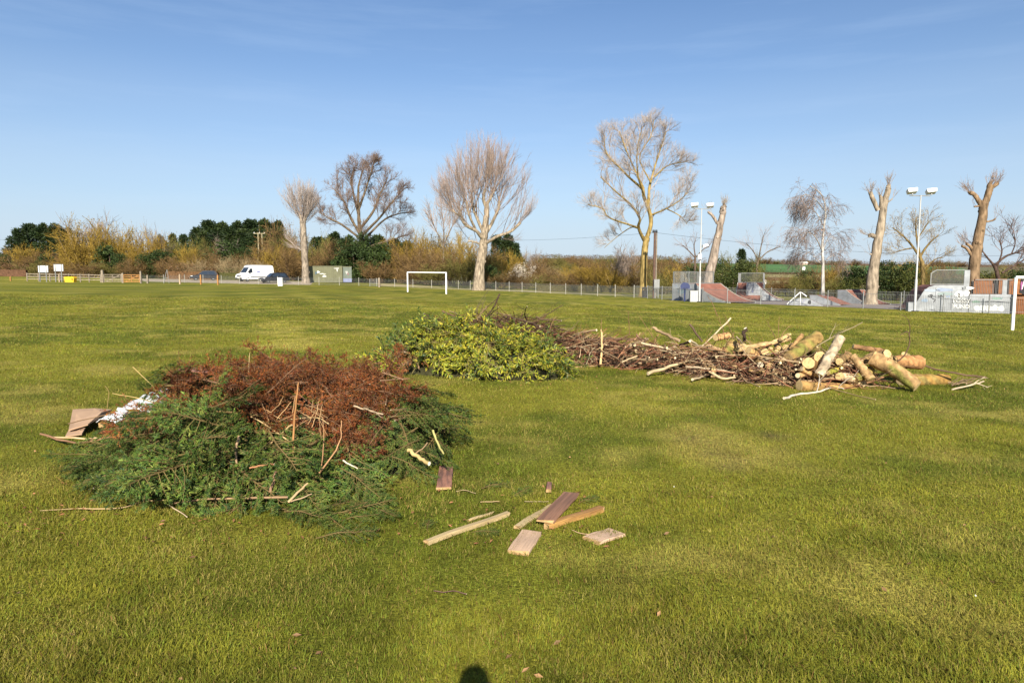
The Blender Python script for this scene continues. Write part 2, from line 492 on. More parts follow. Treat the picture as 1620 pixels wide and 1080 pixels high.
def limb_tree(name, label, Y, limbs, levels, bark, twig, trunk_to=None, leaf=None, group=None, sides=9, env=None, fill=False):
    """limbs: list of ([(px, py, dy)...], width_px_start, width_px_end, spawn_weight) traced in the photo at depth Y;
    levels: list of dict(m, L, a, wander, up, seg, r, t0) adding ever finer branches"""
    mpp = Y / FPX
    base = at(limbs[0][0][0][0], limbs[0][0][0][1], Y)
    base[2] = float(gz(base[0], base[1]))
    root = empty(name, base)
    tag(root, label, 'tree', group)
    bark = np.asarray(bark) * 0.55; twig = np.asarray(twig) * 0.75
    gt = Geo(); gc = Geo(); start = []
    for li, (pts, w0, w1, sw) in enumerate(limbs):
        P = np.array([at(p[0], p[1], Y + (p[2] if len(p) > 2 else 0)) for p in pts])
        if li == 0: P[0, 2] = base[2] - 0.1
        n = max(8, 4 * len(pts))
        C = catmull(P, n)
        if li > 0 or len(pts) > 2: C[1:-1] += rng.normal(0, 0.012 * w0 * mpp * 1.5, (n - 2, 3))
        r = np.linspace(w0, w1, n) / 2 * mpp
        if li == 0: r = r * (1 + 0.35 * np.exp(-np.arange(n) / 1.2))
        r = r * (1 + rng.normal(0, 0.035, n))
        gt.tubes(C - base, r, sides, vary(bark, 1, 0.05)[0], caps=True)
        # burrs, pruning scars and knuckles on stout limbs
        if w0 >= 4:
            for _ in range(int(w0 * .9) if li == 0 else 3):
                i = int(rng.integers(1, n - 1)); dd = rng.normal(size=3); dd[2] *= .3; dd = dd / np.linalg.norm(dd)
                q = C[i] - base + dd * r[i] * .75; rr = r[i] * rng.uniform(.22, .5)
                gt.tubes(np.array([q - dd * rr, q + dd * rr * .35, q + dd * rr * .8]), [rr, rr * .95, rr * .5], 7, np.asarray(bark) * rng.uniform(.5, 1.15), caps=True)
            if w1 >= 4:
                for _ in range(7):
                    dd = nrm(rng.normal(size=3)); q = C[-1] - base + dd * r[-1] * .6; rr = r[-1] * rng.uniform(.35, .6)
                    gt.tubes(np.array([q - dd * rr, q + dd * rr * .4, q + dd * rr * .9]), [rr * .8, rr, rr * .4], 7, np.asarray(bark) * rng.uniform(.55, 1.1), caps=True)
        if sw > 0:
            start.append((C, r, sw))
    P = None
    if start and levels:
        lv = levels[0]
        SS, DD, RR = [], [], []
        for C, r, sw in start:
            m = max(1, int(lv['m'] * sw))
            s, d, pi, t = spawn(C[None], m, lv.get('t0', 0.3), 1.0, *lv['a'])
            SS.append(s); DD.append(d); RR.append(np.full(len(s), min(lv['r'], r.min() * 0.9)))
        S = np.concatenate(SS); D = np.concatenate(DD); D[:, 2] += lv.get('lift', 0.2); D = nrm(D)
        if 'flat' in lv: D[:, 1] *= lv['flat']; D = nrm(D)
        L = lv['L'] * (0.55 + 0.75 * rng.random(len(S))); r0 = np.concatenate(RR)
        if env is not None:
            ec = at(env[0], env[1], Y); ex, ez = env[2] * mpp, env[3] * mpp
            o_ = (S - ec) / np.array((ex, ex, ez)); v_ = D / np.array((ex, ex, ez))
            A_ = (v_ ** 2).sum(1); B_ = (o_ * v_).sum(1); C_ = (o_ ** 2).sum(1) - 1
            dist = (-B_ + np.sqrt(np.maximum(B_ * B_ - A_ * C_, 0))) / A_
            dist = np.clip(dist, .6, None)
            L = dist * (.72 + .26 * rng.random(len(S))) if fill else np.minimum(L, np.maximum(dist - 1.0, .5))
        for q, lv in enumerate(levels):
            if q > 0:
                S, D, pi, t = spawn(P, lv['m'], lv.get('t0', 0.25), 1.0, *lv['a'])
                D = nrm(D + np.array((0, 0, lv.get('lift', 0.15))))
                L = lv['L'] * (1.15 - 0.6 * t) * (0.6 + 0.7 * rng.random(len(S)))
                r0 = np.full(len(S), lv['r'])
            P = grow(S, D, L, lv.get('seg', 3), lv.get('wander', 0.12), lv.get('up', 0.05))
            k = P.shape[1]
            c = vary(lv.get('col', twig), len(P), 0.18)
            (gt if q == 0 and lv.get('bark', False) else gc).tubes(P - base, taper(r0, r0 * lv.get('tip', 0.4), len(P), k), lv.get('sides', 3), c)
    obj('trunk', gt, M['bark'], root, smooth=True)
    if leaf is not None and P is not None:
        lc, frac, size = leaf
        k = int(len(P) * frac); q = rng.integers(0, len(P), k); w = rng.random((k, 1))
        pos = P[q, -2] * (1 - w) + P[q, -1] * w
        gc.leaves(pos - base, rng.normal(size=(k, 3)), rng.normal(size=(k, 3)), size * (0.6 + 0.8 * rng.random(k)), size * 0.7, vary(lc, k, 0.3))
    if gc.n: obj('crown', gc, M['twig'], root)
    return root

GREYB = (0.33, 0.27, 0.22)
# tall slim pollard by the green container
limb_tree('pollard_tree', 'pale pollarded tree with a broom of fine shoots beside the green container', 113,
    [([(484, 449), (483, 420), (481, 390), (479, 352)], 12, 9, 0), ([(479, 356, 0), (476, 346, 0), (474, 338, 0)], 6, 3, 1), ([(480, 356, 0), (483, 345, 0), (486, 336, 0)], 6, 3, 1), ([(479, 358, 0), (480, 345, 1), (480, 335, 1)], 6, 3, 1), ([(482, 400), (474, 394), (466, 391)], 2.5, 1, .2)],
    [dict(m=46, L=5.8, a=(0.2, 1.15), r=0.028, up=0.07, wander=0.06, seg=4, lift=0.25, t0=0.0), dict(m=8, L=2.0, a=(0.12, 0.5), r=0.013, up=0.08, seg=2, lift=0.3), dict(m=4, L=.9, a=(0.15, 0.5), r=0.008, seg=1)],
    (0.40, 0.33, 0.26), (0.34, 0.28, 0.25), env=(473, 324, 35, 42), fill=True)

# spreading oak with ivied trunk behind the container
limb_tree('oak_tree', 'large spreading bare tree with ivy-clad trunk behind the green container', 128,
    [([(572, 448), (572, 420), (573, 390), (568, 350), (567, 300), (574, 268)], 11, 1.5, 0.8),
     ([(571, 372), (555, 345, -1), (545, 320, -2), (530, 300, -2)], 5, 1.5, 1), ([(570, 362), (590, 335, 2), (600, 310, 2), (612, 285, 2)], 5, 1.5, 1),
     ([(573, 372), (600, 345, -2), (620, 320, -3), (640, 298, -3)], 4.5, 1.3, 1), ([(575, 380), (605, 350, 2), (625, 340, 2), (648, 335, 2)], 4, 1.2, .8),
     ([(570, 352), (560, 310), (556, 285), (560, 265)], 4, 1.3, 1), ([(568, 330), (580, 295), (588, 270), (592, 255)], 4, 1.3, 1),
     ([(571, 378), (540, 355), (520, 345), (505, 335)], 4, 1.2, .8), ([(574, 395), (600, 385), (625, 378), (640, 372)], 4, 1.5, .6)],
    [dict(m=14, L=3.2, a=(0.4, 1.1), r=0.07, up=0.05, wander=0.18, seg=5, lift=0.25, sides=4), dict(m=9, L=1.8, a=(0.4, 1.0), r=0.03, wander=0.2, seg=3), dict(m=6, L=1.0, a=(0.3, 1.0), r=0.016, wander=0.2, seg=2), dict(m=2, L=.6, a=(0.3, 1.0), r=0.010, seg=1)],
    (0.20, 0.15, 0.10), (0.20, 0.14, 0.11), env=(577, 325, 80, 76))

# broad pollard in the middle
limb_tree('pollard_tree', 'broad pollarded tree with dense upright shoots left of centre behind the wire fence', 93,
    [([(757, 453), (759, 425), (764, 392), (766, 371), (769, 348), (770, 322)], 18, 7, 0.25),
     ([(764, 378), (754, 366, -1), (736, 355, -2), (729, 340, -2), (726, 326, -2)], 6, 3.5, 1), ([(765, 368), (758, 353, 1), (749, 330, 1), (747, 312, 1)], 6, 3.5, 1),
     ([(767, 372), (776, 357, 1), (788, 332, 1), (790, 318, 1)], 6, 3.5, 1), ([(770, 330), (765, 315), (767, 300)], 6, 4, .9), ([(769, 325), (777, 312), (782, 302)], 5, 3, .9),
     ([(764, 388), (785, 375, -1), (808, 366, -1), (824, 352, -1)], 5.5, 3.5, .55), ([(762, 388), (752, 383), (740, 381)], 4, 2.5, .12), ([(752, 362, -1), (742, 340, -2), (738, 318, -2)], 4, 3, .9),
     ([(729, 342, -2), (718, 335, -2), (712, 325, -2)], 3, 2, .6)],
    [dict(m=24, L=6.3, a=(0.1, 1.25), r=0.040, up=0.05, wander=0.06, seg=5, lift=0.4, t0=0.35, sides=4), dict(m=11, L=2.3, a=(0.15, 0.55), r=0.013, up=0.1, seg=2, lift=0.3), dict(m=6, L=1.0, a=(0.15, 0.5), r=0.0065, seg=1)],
    (0.42, 0.34, 0.25), (0.33, 0.25, 0.21), env=(770, 312, 82, 94), fill=True)

# tall open-crowned tree
limb_tree('poplar_tree', 'tall open-crowned bare tree with yellow lichened limbs beside the wooden pole', 74,
    [([(1017, 470), (1018, 445), (1020, 398), (1023, 377)], 13, 9, 0), ([(1022, 380), (1030, 354), (1026, 330), (1019, 312), (1017, 297)], 7, 5, .35),
     ([(1017, 299), (998, 283, -1), (980, 265, -2), (959, 241, -2), (956, 214, -2)], 4, 1.2, 1), ([(1026, 330), (1027, 300, 1), (1033, 274, 2), (1045, 235, 2), (1054, 208, 2)], 5, 1.2, 1.1),
     ([(1035, 280, 1), (1057, 262, 1), (1087, 256, 1)], 2.5, 1, .8), ([(1018, 298), (1004, 268, 2), (992, 241, 2), (980, 208, 2)], 3.5, 1.2, 1),
     ([(1019, 380), (1010, 360, -1), (1012, 345, -2), (998, 324, -2), (974, 303, -3), (950, 280, -3)], 5.5, 1.3, 1), ([(1010, 360, -1), (965, 345, -3), (953, 330, -3), (930, 324, -3)], 3, 1, .8),
     ([(1009, 361), (998, 360, 2), (977, 374, 3), (956, 392, 3)], 2.2, .8, .6), ([(1031, 340), (1054, 330, -1), (1078, 315, -1), (1092, 297, -1)], 3, 1, .9), ([(1054, 330, -1), (1075, 341, -2), (1087, 354, -2)], 2, .8, .5),
     ([(1022, 318), (1010, 280, -3), (1008, 240, -3), (1016, 200, -3)], 3, 1, 1), ([(1030, 290, 1), (1012, 250, 3), (1030, 215, 3), (1034, 190, 3)], 2.5, 1, .9)],
    [dict(m=13, L=2.6, a=(0.4, 1.0), r=0.04, up=0.05, wander=0.15, seg=4, lift=0.25, t0=.2, sides=4), dict(m=8, L=1.4, a=(0.35, 0.9), r=0.018, up=0.04, wander=0.14, seg=3), dict(m=6, L=0.75, a=(0.3, .8), r=0.007, seg=1), dict(m=3, L=0.45, a=(0.3, .8), r=0.0045, seg=1)],
    (0.40, 0.29, 0.11), (0.38, 0.31, 0.26), env=(1010, 277, 84, 102))

WH = [dict(m=24, L=1.1, a=(0.1, 0.9), r=0.012, up=0.15, wander=0.08, seg=3, lift=0.5, t0=0.55), dict(m=3, L=.6, a=(.2, .6), r=.010, seg=2)]
limb_tree('pollard_tree', 'leaning lopped trunk with one short side arm behind the leftmost skate ramp', 69,
    [([(1116, 468), (1120, 447), (1130, 401), (1137, 368), (1144, 336)], 17, 9, 0), ([(1135, 354), (1128, 342), (1121, 336)], 5, 4, .25), ([(1143, 338), (1144, 331), (1145, 327)], 11, 8, 1.2), ([(1139, 380), (1141, 377)], 3, 2, 0)],
    WH, (0.46, 0.37, 0.30), (0.30, 0.23, 0.16))
limb_tree('pollard_tree', 'tall lopped trunk with stubby fork right of the birch', 63,
    [([(1377, 474), (1378, 466), (1383, 419), (1392, 366), (1398, 330), (1405, 300)], 20, 8, 0), ([(1389, 333), (1380, 313), (1377, 305)], 7, 6, .8), ([(1394, 330), (1394, 318), (1393, 310)], 6, 5, .5), ([(1404, 304), (1405, 298), (1406, 294)], 8, 6, .9), ([(1384, 374), (1378, 372), (1375, 373)], 7, 6, .5), ([(1402, 322), (1410, 316), (1412, 314)], 2, 1.5, .2), ([(1382, 403), (1376, 402)], 3, 2, .15)],
    WH, (0.43, 0.35, 0.26), (0.28, 0.2, 0.13))
limb_tree('pollard_tree', 'lopped trunk with knobbly forked top behind the graffitied ramp', 54,
    [([(1539, 480), (1540, 434), (1544, 395), (1549, 373), (1554, 342), (1557, 322)], 18, 12, 0), ([(1557, 326), (1563, 308), (1567, 293)], 10, 10, 1.3), ([(1565, 300), (1573, 294), (1577, 291)], 6, 6, .6), ([(1553, 328), (1546, 314), (1540, 307), (1534, 305)], 7, 6, 1), ([(1549, 326), (1541, 327)], 3, 2.5, .1), ([(1560, 351), (1570, 349), (1575, 346)], 3, 2.5, .2), ([(1538, 406), (1530, 394), (1522, 389)], 5, 4, .3), ([(1541, 398), (1534, 389), (1529, 386)], 5, 4, .3)],
    WH, (0.34, 0.23, 0.14), (0.26, 0.17, 0.11))

# birch
def birch():
    Y = 60
    limbs = [([(1302, 470), (1302, 440), (1302, 419), (1301, 385), (1304, 355), (1306, 328), (1298, 306), (1281, 294)], 5.5, 1.2, .5),
             ([(1302, 400), (1290, 375, -1), (1278, 368, -1), (1264, 372, -1)], 2, .8, .9), ([(1304, 360), (1292, 338, 1), (1278, 328, 1), (1264, 332, 1)], 2, .8, .9), ([(1306, 335), (1292, 318, -1), (1276, 308, -1), (1266, 314, -1)], 1.8, .8, .9), ([(1304, 350), (1310, 335), (1314, 320)], 1.5, .6, .35), ([(1302, 395), (1312, 375, 1), (1324, 380, 1)], 1.5, .6, .4), ([(1302, 420), (1280, 400, 1), (1262, 402, 1)], 1.6, .7, .8), ([(1302, 415), (1316, 405, 1), (1334, 400)], 1.4, .5, .4)]
    limb_tree('birch_tree', 'slender weeping birch with white trunk in the skate park', Y, limbs,
        [dict(m=14, L=1.05, a=(0.5, 1.2), r=0.03, up=-0.05, wander=0.15, seg=3, lift=0.1, t0=.25), dict(m=9, L=1.7, a=(0.5, 1.3), r=0.012, up=-0.45, wander=0.14, seg=4, lift=-0.2), dict(m=7, L=0.6, a=(0.3, .9), r=0.008, up=-0.3, seg=2)],
        (0.62, 0.58, 0.54), (0.24, 0.19, 0.17), leaf=((0.30, 0.16, 0.08), 0.7, 0.06))
birch()

# smaller bare trees on the right
limb_tree('apple_tree', 'bushy yellow-lichened tree beside the right floodlight mast', 76,
    [([(1462, 452), (1460, 425), (1455, 405)], 7, 5, 0), ([(1456, 408), (1440, 385), (1425, 370), (1412, 360)], 4, 1.5, 1), ([(1455, 405), (1450, 375), (1448, 350)], 4, 1.5, 1), ([(1456, 405), (1470, 385), (1485, 372)], 4, 1.5, .9), ([(1446, 392), (1430, 395), (1415, 400)], 2.5, 1, .8), ([(1450, 380), (1462, 362), (1470, 350)], 2.5, 1, .8), ([(1462, 425), (1480, 410), (1492, 408)], 2.5, 1, .7)],
    [dict(m=12, L=1.8, a=(.4, 1.1), r=.026, wander=.18, seg=4, sides=3), dict(m=7, L=1.0, a=(.4, 1.1), r=.012, seg=3), dict(m=5, L=.5, a=(.3, 1.), r=.006, seg=1)],
    (0.24, 0.17, 0.07), (0.25, 0.19, 0.12), leaf=((0.36, 0.24, 0.04), 0.35, 0.09))
limb_tree('bare_tree', 'dark wide-branching bare tree at the right edge behind the wooden ramp', 68,
    [([(1585, 460), (1578, 435), (1572, 418)], 7, 5, 0), ([(1573, 420), (1560, 405), (1553, 395)], 3.5, 1.5, .7), ([(1573, 420), (1592, 405), (1612, 398), (1632, 385)], 4, 1.5, 1), ([(1576, 425), (1585, 398), (1580, 378)], 3, 1.2, .8), ([(1585, 432), (1605, 420), (1630, 405)], 3.5, 1.4, 1), ([(1600, 402), (1606, 385), (1604, 368)], 2, 1, .8)],
    [dict(m=9, L=2.2, a=(.4, 1.1), r=.04, wander=.18, seg=4), dict(m=6, L=1.2, a=(.4, 1.), r=.018, seg=3), dict(m=3, L=.6, a=(.3, 1.), r=.01, seg=2)],
    (0.13, 0.085, 0.07), (0.17, 0.12, 0.11))
limb_tree('bare_tree', 'small spreading bare tree between the centre ramps against the distant hill', 95,
    [([(1196, 446), (1197, 425), (1200, 410)], 4, 3, 0), ([(1200, 412), (1190, 395), (1180, 385)], 2, 1, 1), ([(1200, 412), (1215, 398), (1235, 390)], 2, 1, 1), ([(1200, 410), (1205, 385), (1208, 372)], 2, 1, .9)],
    [dict(m=10, L=2.0, a=(.4, 1.), r=.022, wander=.15, seg=4), dict(m=6, L=1.1, a=(.4, 1.), r=.010, seg=2)],
    (0.2, 0.15, 0.1), (0.30, 0.24, 0.22))
limb_tree('bare_tree', 'thin bare tree behind the left floodlight mast', 92,
    [([(1100, 452), (1099, 425), (1100, 405)], 4, 3, 0), ([(1100, 408), (1088, 395), (1080, 388)], 2, 1, 1), ([(1100, 408), (1112, 395), (1122, 390)], 2, 1, 1), ([(1100, 405), (1098, 390), (1100, 380)], 2, 1, .9)],
    [dict(m=9, L=1.8, a=(.4, 1.), r=.022, wander=.15, seg=4), dict(m=6, L=1.0, a=(.4, 1.), r=.010, seg=2)],
    (0.17, 0.12, 0.09), (0.25, 0.2, 0.19))
limb_tree('bare_tree', 'rounded grey twiggy tree behind the broad pollard', 125,
    [([(702, 448), (702, 410), (702, 385)], 4, 3, 0), ([(702, 388), (690, 365), (684, 350)], 2.4, 1, 1), ([(702, 388), (712, 365), (720, 350)], 2.4, 1, 1), ([(702, 388), (702, 360), (700, 340)], 2.4, 1, 1)],
    [dict(m=16, L=3.8, a=(.25, .8), r=.05, wander=.1, up=.08, seg=4, lift=.4), dict(m=8, L=1.9, a=(.3, .8), r=.022, seg=3)],
    (0.25, 0.2, 0.15), (0.33, 0.26, 0.22))

# ------------------------------------------------------------------ bushes and hedgerow trees (a few shapes, many plants)
def twiggy(name, stems, colt, colb, leafcol, nleaf, spread, up, seed, droop=0.0):
    rg = np.random.default_rng(seed); g = Geo(); gs = Geo()
    a = rg.random(stems) * 2 * math.pi; rr = 0.12 * np.sqrt(rg.random(stems))
    S = np.stack([np.cos(a) * rr, np.sin(a) * rr, np.zeros(stems)], 1)
    D = np.stack([np.cos(a) * spread * rg.random(stems), np.sin(a) * spread * rg.random(stems), np.ones(stems)], 1)
    P = grow(S, D, 0.75 * (0.6 + 0.5 * rg.random(stems)), 5, 0.13, up, rg)
    gs.tubes(P, taper(0.009, 0.004, stems, 6), 4, vary(colb, stems))
    s, d, pi, t = spawn(P, 12, 0.12, 1, 0.35, 1.1, rg); P1 = grow(s, d, 0.34 * (1.15 - .6 * t) * (0.5 + 0.8 * rg.random(len(s))), 4, 0.16, up - droop, rg)
    g.tubes(P1, taper(0.0042, 0.002, len(P1), 5), 3, vary(colt, len(P1)))
    s, d, pi, t = spawn(P1, 7, 0.2, 1, 0.3, 1.1, rg); P2 = grow(s, d, 0.15 * (0.5 + 0.8 * rg.random(len(s))), 2, 0.15, up - droop, rg)
    g.tubes(P2, taper(0.0024, 0.0012, len(P2), 3), 3, vary(colt, len(P2), .25))
    if nleaf:
        q = rg.integers(0, len(P2), nleaf); w = rg.random((nleaf, 1)); pos = P2[q, 0] * (1 - w) + P2[q, 2] * w
        g.leaves(pos, rg.normal(size=(nleaf, 3)), rg.normal(size=(nleaf, 3)), 0.022 * (.6 + .8 * rg.random(nleaf)), .013, vary(leafcol, nleaf, .3))
    V = np.concatenate([v for v in g.V]); zmax = np.percentile(V[:, 2], 99.3); rx = np.percentile(np.abs(V[:, :2]), 98.5)
    sc = np.array((0.5 / rx, 0.5 / rx, 1 / zmax))
    for q in (g, gs): q.V = [v * sc for v in q.V]
    return gs.mesh(name + '_stem', M['twig']), g.mesh(name + '_crown', M['twig'])

def leafy(name, lumps, n, col, col2, size, seed, conifer=False, inner=(0.02, 0.025, 0.01)):
    rg = np.random.default_rng(seed); g = Geo(); gs = Geo()
    gs.tubes(np.array([[(0, 0, -0.02), (0.01, 0, 0.3), (-0.01, 0.01, 0.7)]]), [[0.02, 0.016, 0.006]], 6, (0.10, 0.07, 0.05))
    cs = []
    for i in range(lumps):
        if conifer:
            z = rg.random(); r = (1 - z) * 0.34 + 0.05; a = rg.random() * 6.28
            cs.append((math.cos(a) * r * rg.random() ** .5, math.sin(a) * r * rg.random() ** .5, 0.05 + z * .92, 0.14 * (1.1 - .85 * z), .10 * (1.1 - .4 * z)))
        else:
            a = rg.random() * 6.28; z = rg.random(); r = 0.33 * math.sqrt(max(0.1, 1 - (z - .3) ** 2 * 1.6)) * rg.random() ** .5
            cs.append((math.cos(a) * r, math.sin(a) * r, 0.12 + z * 0.72, .13 + .08 * rg.random(), .12 + .07 * rg.random()))
    cs = np.array(cs); k = rg.integers(0, lumps, n)
    d = nrm(rg.normal(size=(n, 3))); d[:, 2] = d[:, 2] * 0.8 + 0.1
    rad = (0.55 + 0.5 * rg.random(n) ** .6)[:, None]
    pos = cs[k, :3] + d * rad * np.stack([cs[k, 3], cs[k, 3], cs[k, 4]], 1)
    pos[:, 2] = np.abs(pos[:, 2])
    cc = np.where((rg.random(lumps) < 0.4)[k][:, None], np.asarray(col2), np.asarray(col)) * (1 + rg.normal(0, .25, (n, 1)))
    dirs = nrm(d + rg.normal(0, .6, (n, 3)) + (np.array((0, 0, -0.25 if not conifer else 0.35))))
    g.leaves(pos, dirs, d + rg.normal(0, .4, (n, 3)), size * (.6 + .8 * rg.random(n)), size * (.55 if not conifer else .35), np.clip(cc, .004, 1))
    V = np.concatenate(g.V); zmax = np.percentile(V[:, 2], 99.7); rx = np.percentile(np.abs(V[:, :2]), 99)
    sc = np.array((0.5 / rx, 0.5 / rx, 1 / zmax))
    for q in (g, gs): q.V = [v * sc for v in q.V]
    return gs.mesh(name + '_stem', M['twig']), g.mesh(name + '_crown', M['leaf'])

OCH = (0.205, 0.135, 0.028); BRN = (0.135, 0.085, 0.036); BUF = (0.22, 0.165, 0.09)
KIND = {
    'ochre': [twiggy('ochre%d' % i, 16, OCH, (.20, .14, .06), (0.22, 0.155, 0.024), 1700, .9, .10, 30 + i) for i in range(3)],
    'brown': [twiggy('brown%d' % i, 18, BRN, (.12, .08, .05), (0.14, 0.085, 0.035), 1700, 1.1, .06, 40 + i) for i in range(3)],
    'grey': [twiggy('grey%d' % i, 14, (.19, .15, .125), (.15, .12, .09), (0.2, 0.13, 0.08), 250, .8, .12, 50 + i) for i in range(2)],
    'buff': [twiggy('buff%d' % i, 18, BUF, (.2, .15, .09), (0.27, 0.21, 0.12), 1600, 1.2, .02, 60 + i) for i in range(2)],
    'olive': [twiggy('olive%d' % i, 16, (.13, .11, .035), (.1, .08, .04), (0.10, 0.105, 0.022), 2800, 1.0, .05, 70 + i) for i in range(3)],
    'blossom': [twiggy('blossom0', 18, (.3, .25, .2), (.1, .08, .06), (0.72, 0.66, 0.55), 3600, 1.2, .03, 80)],
    'ivy': [leafy('ivy%d' % i, 18, 3200, (.028, .048, .012), (.05, .075, .018), .05, 90 + i) for i in range(3)],
    'conifer': [leafy('conifer%d' % i, 70, 5200, (.020, .036, .012), (.036, .054, .014), .055, 100 + i, True) for i in range(3)],
    'green': [leafy('green%d' % i, 20, 2600, (.075, .085, .018), (.05, .065, .015), .045, 110 + i) for i in range(2)],
}
WORD = {'ochre': ('yellow-ochre twiggy bush', 'twiggy_bush'), 'brown': ('brown tangled scrub bush', 'scrub_bush'), 'grey': ('bare grey twiggy tree', 'twiggy_tree'), 'buff': ('pale buff twiggy bush', 'twiggy_bush'), 'olive': ('olive budding bush', 'budding_bush'),
        'blossom': ('white blossoming blackthorn bush', 'blackthorn_bush'), 'ivy': ('dark green ivy-leaved bush', 'evergreen_bush'), 'conifer': ('dark green conifer', 'conifer_tree'), 'green': ('yellow-green evergreen bush', 'evergreen_bush')}
PLACES = [(0, 50, 'at the left edge'), (50, 100, 'behind the white notice boards'), (100, 135, 'behind the yellow grit bin'), (135, 200, 'behind the weathered field gate'), (200, 240, 'behind the orange field gate'), (240, 295, 'left of the parked estate car'), (295, 350, 'behind the left dark car'),
          (350, 380, 'just left of the white van'), (380, 430, 'behind the white van'), (430, 470, 'behind the right dark car'), (470, 500, 'beside the slim pollard'), (500, 560, 'behind the green container'), (560, 640, 'right of the green container'), (640, 710, 'behind the far goal'), (710, 770, 'beside the broad pollard'),
          (770, 850, 'right of the broad pollard'), (850, 930, 'behind the middle of the wire fence'), (930, 1005, 'left of the tall lichened tree'), (1005, 1065, 'behind the wooden pole'), (1065, 1140, 'behind the leftmost ramp'), (1140, 1215, 'behind the centre ramp'), (1215, 1310, 'beside the birch'), (1310, 1372, 'between the birch and the tall lopped trunk'), (1372, 1450, 'left of the right floodlight mast'), (1450, 1535, 'behind the graffitied ramp'), (1535, 1700, 'behind the wooden ramp at the right')]
BUSHES = []
def bush(kind, px, top, wpx, Y):
    BUSHES.append((kind, px, top, wpx, Y))
for px, top, w in [(33, 362, 30), (52, 354, 32), (72, 352, 32), (92, 353, 32), (110, 358, 28)]: bush('conifer', px, top + rng.uniform(-4, 5), w * 1.9, 190 + rng.uniform(-6, 6))
for px, top, w in [(258, 372, 22), (276, 370, 22), (294, 371, 22)]: bush('conifer', px, top, w * 1.7, 200)
for px, top, w in [(316, 358, 36), (334, 350, 40), (356, 353, 40), (378, 350, 40), (400, 352, 40), (422, 348, 40), (440, 352, 36)]: bush('conifer', px, top + rng.uniform(-5, 8), w * 1.75, 175 + rng.uniform(-8, 8)); bush('conifer', px + 9, top + rng.uniform(6, 16), w * 1.5, 170)
for px, top, w in [(505, 375, 40), (530, 368, 44), (600, 372, 44), (625, 378, 40), (552, 374, 40), (645, 382, 36)]: bush('conifer', px, top, w * 1.6, 165)
for px, top, w in [(786, 372, 34), (804, 370, 34), (815, 385, 28)]: bush('conifer', px, top, w * 1.5, 135)
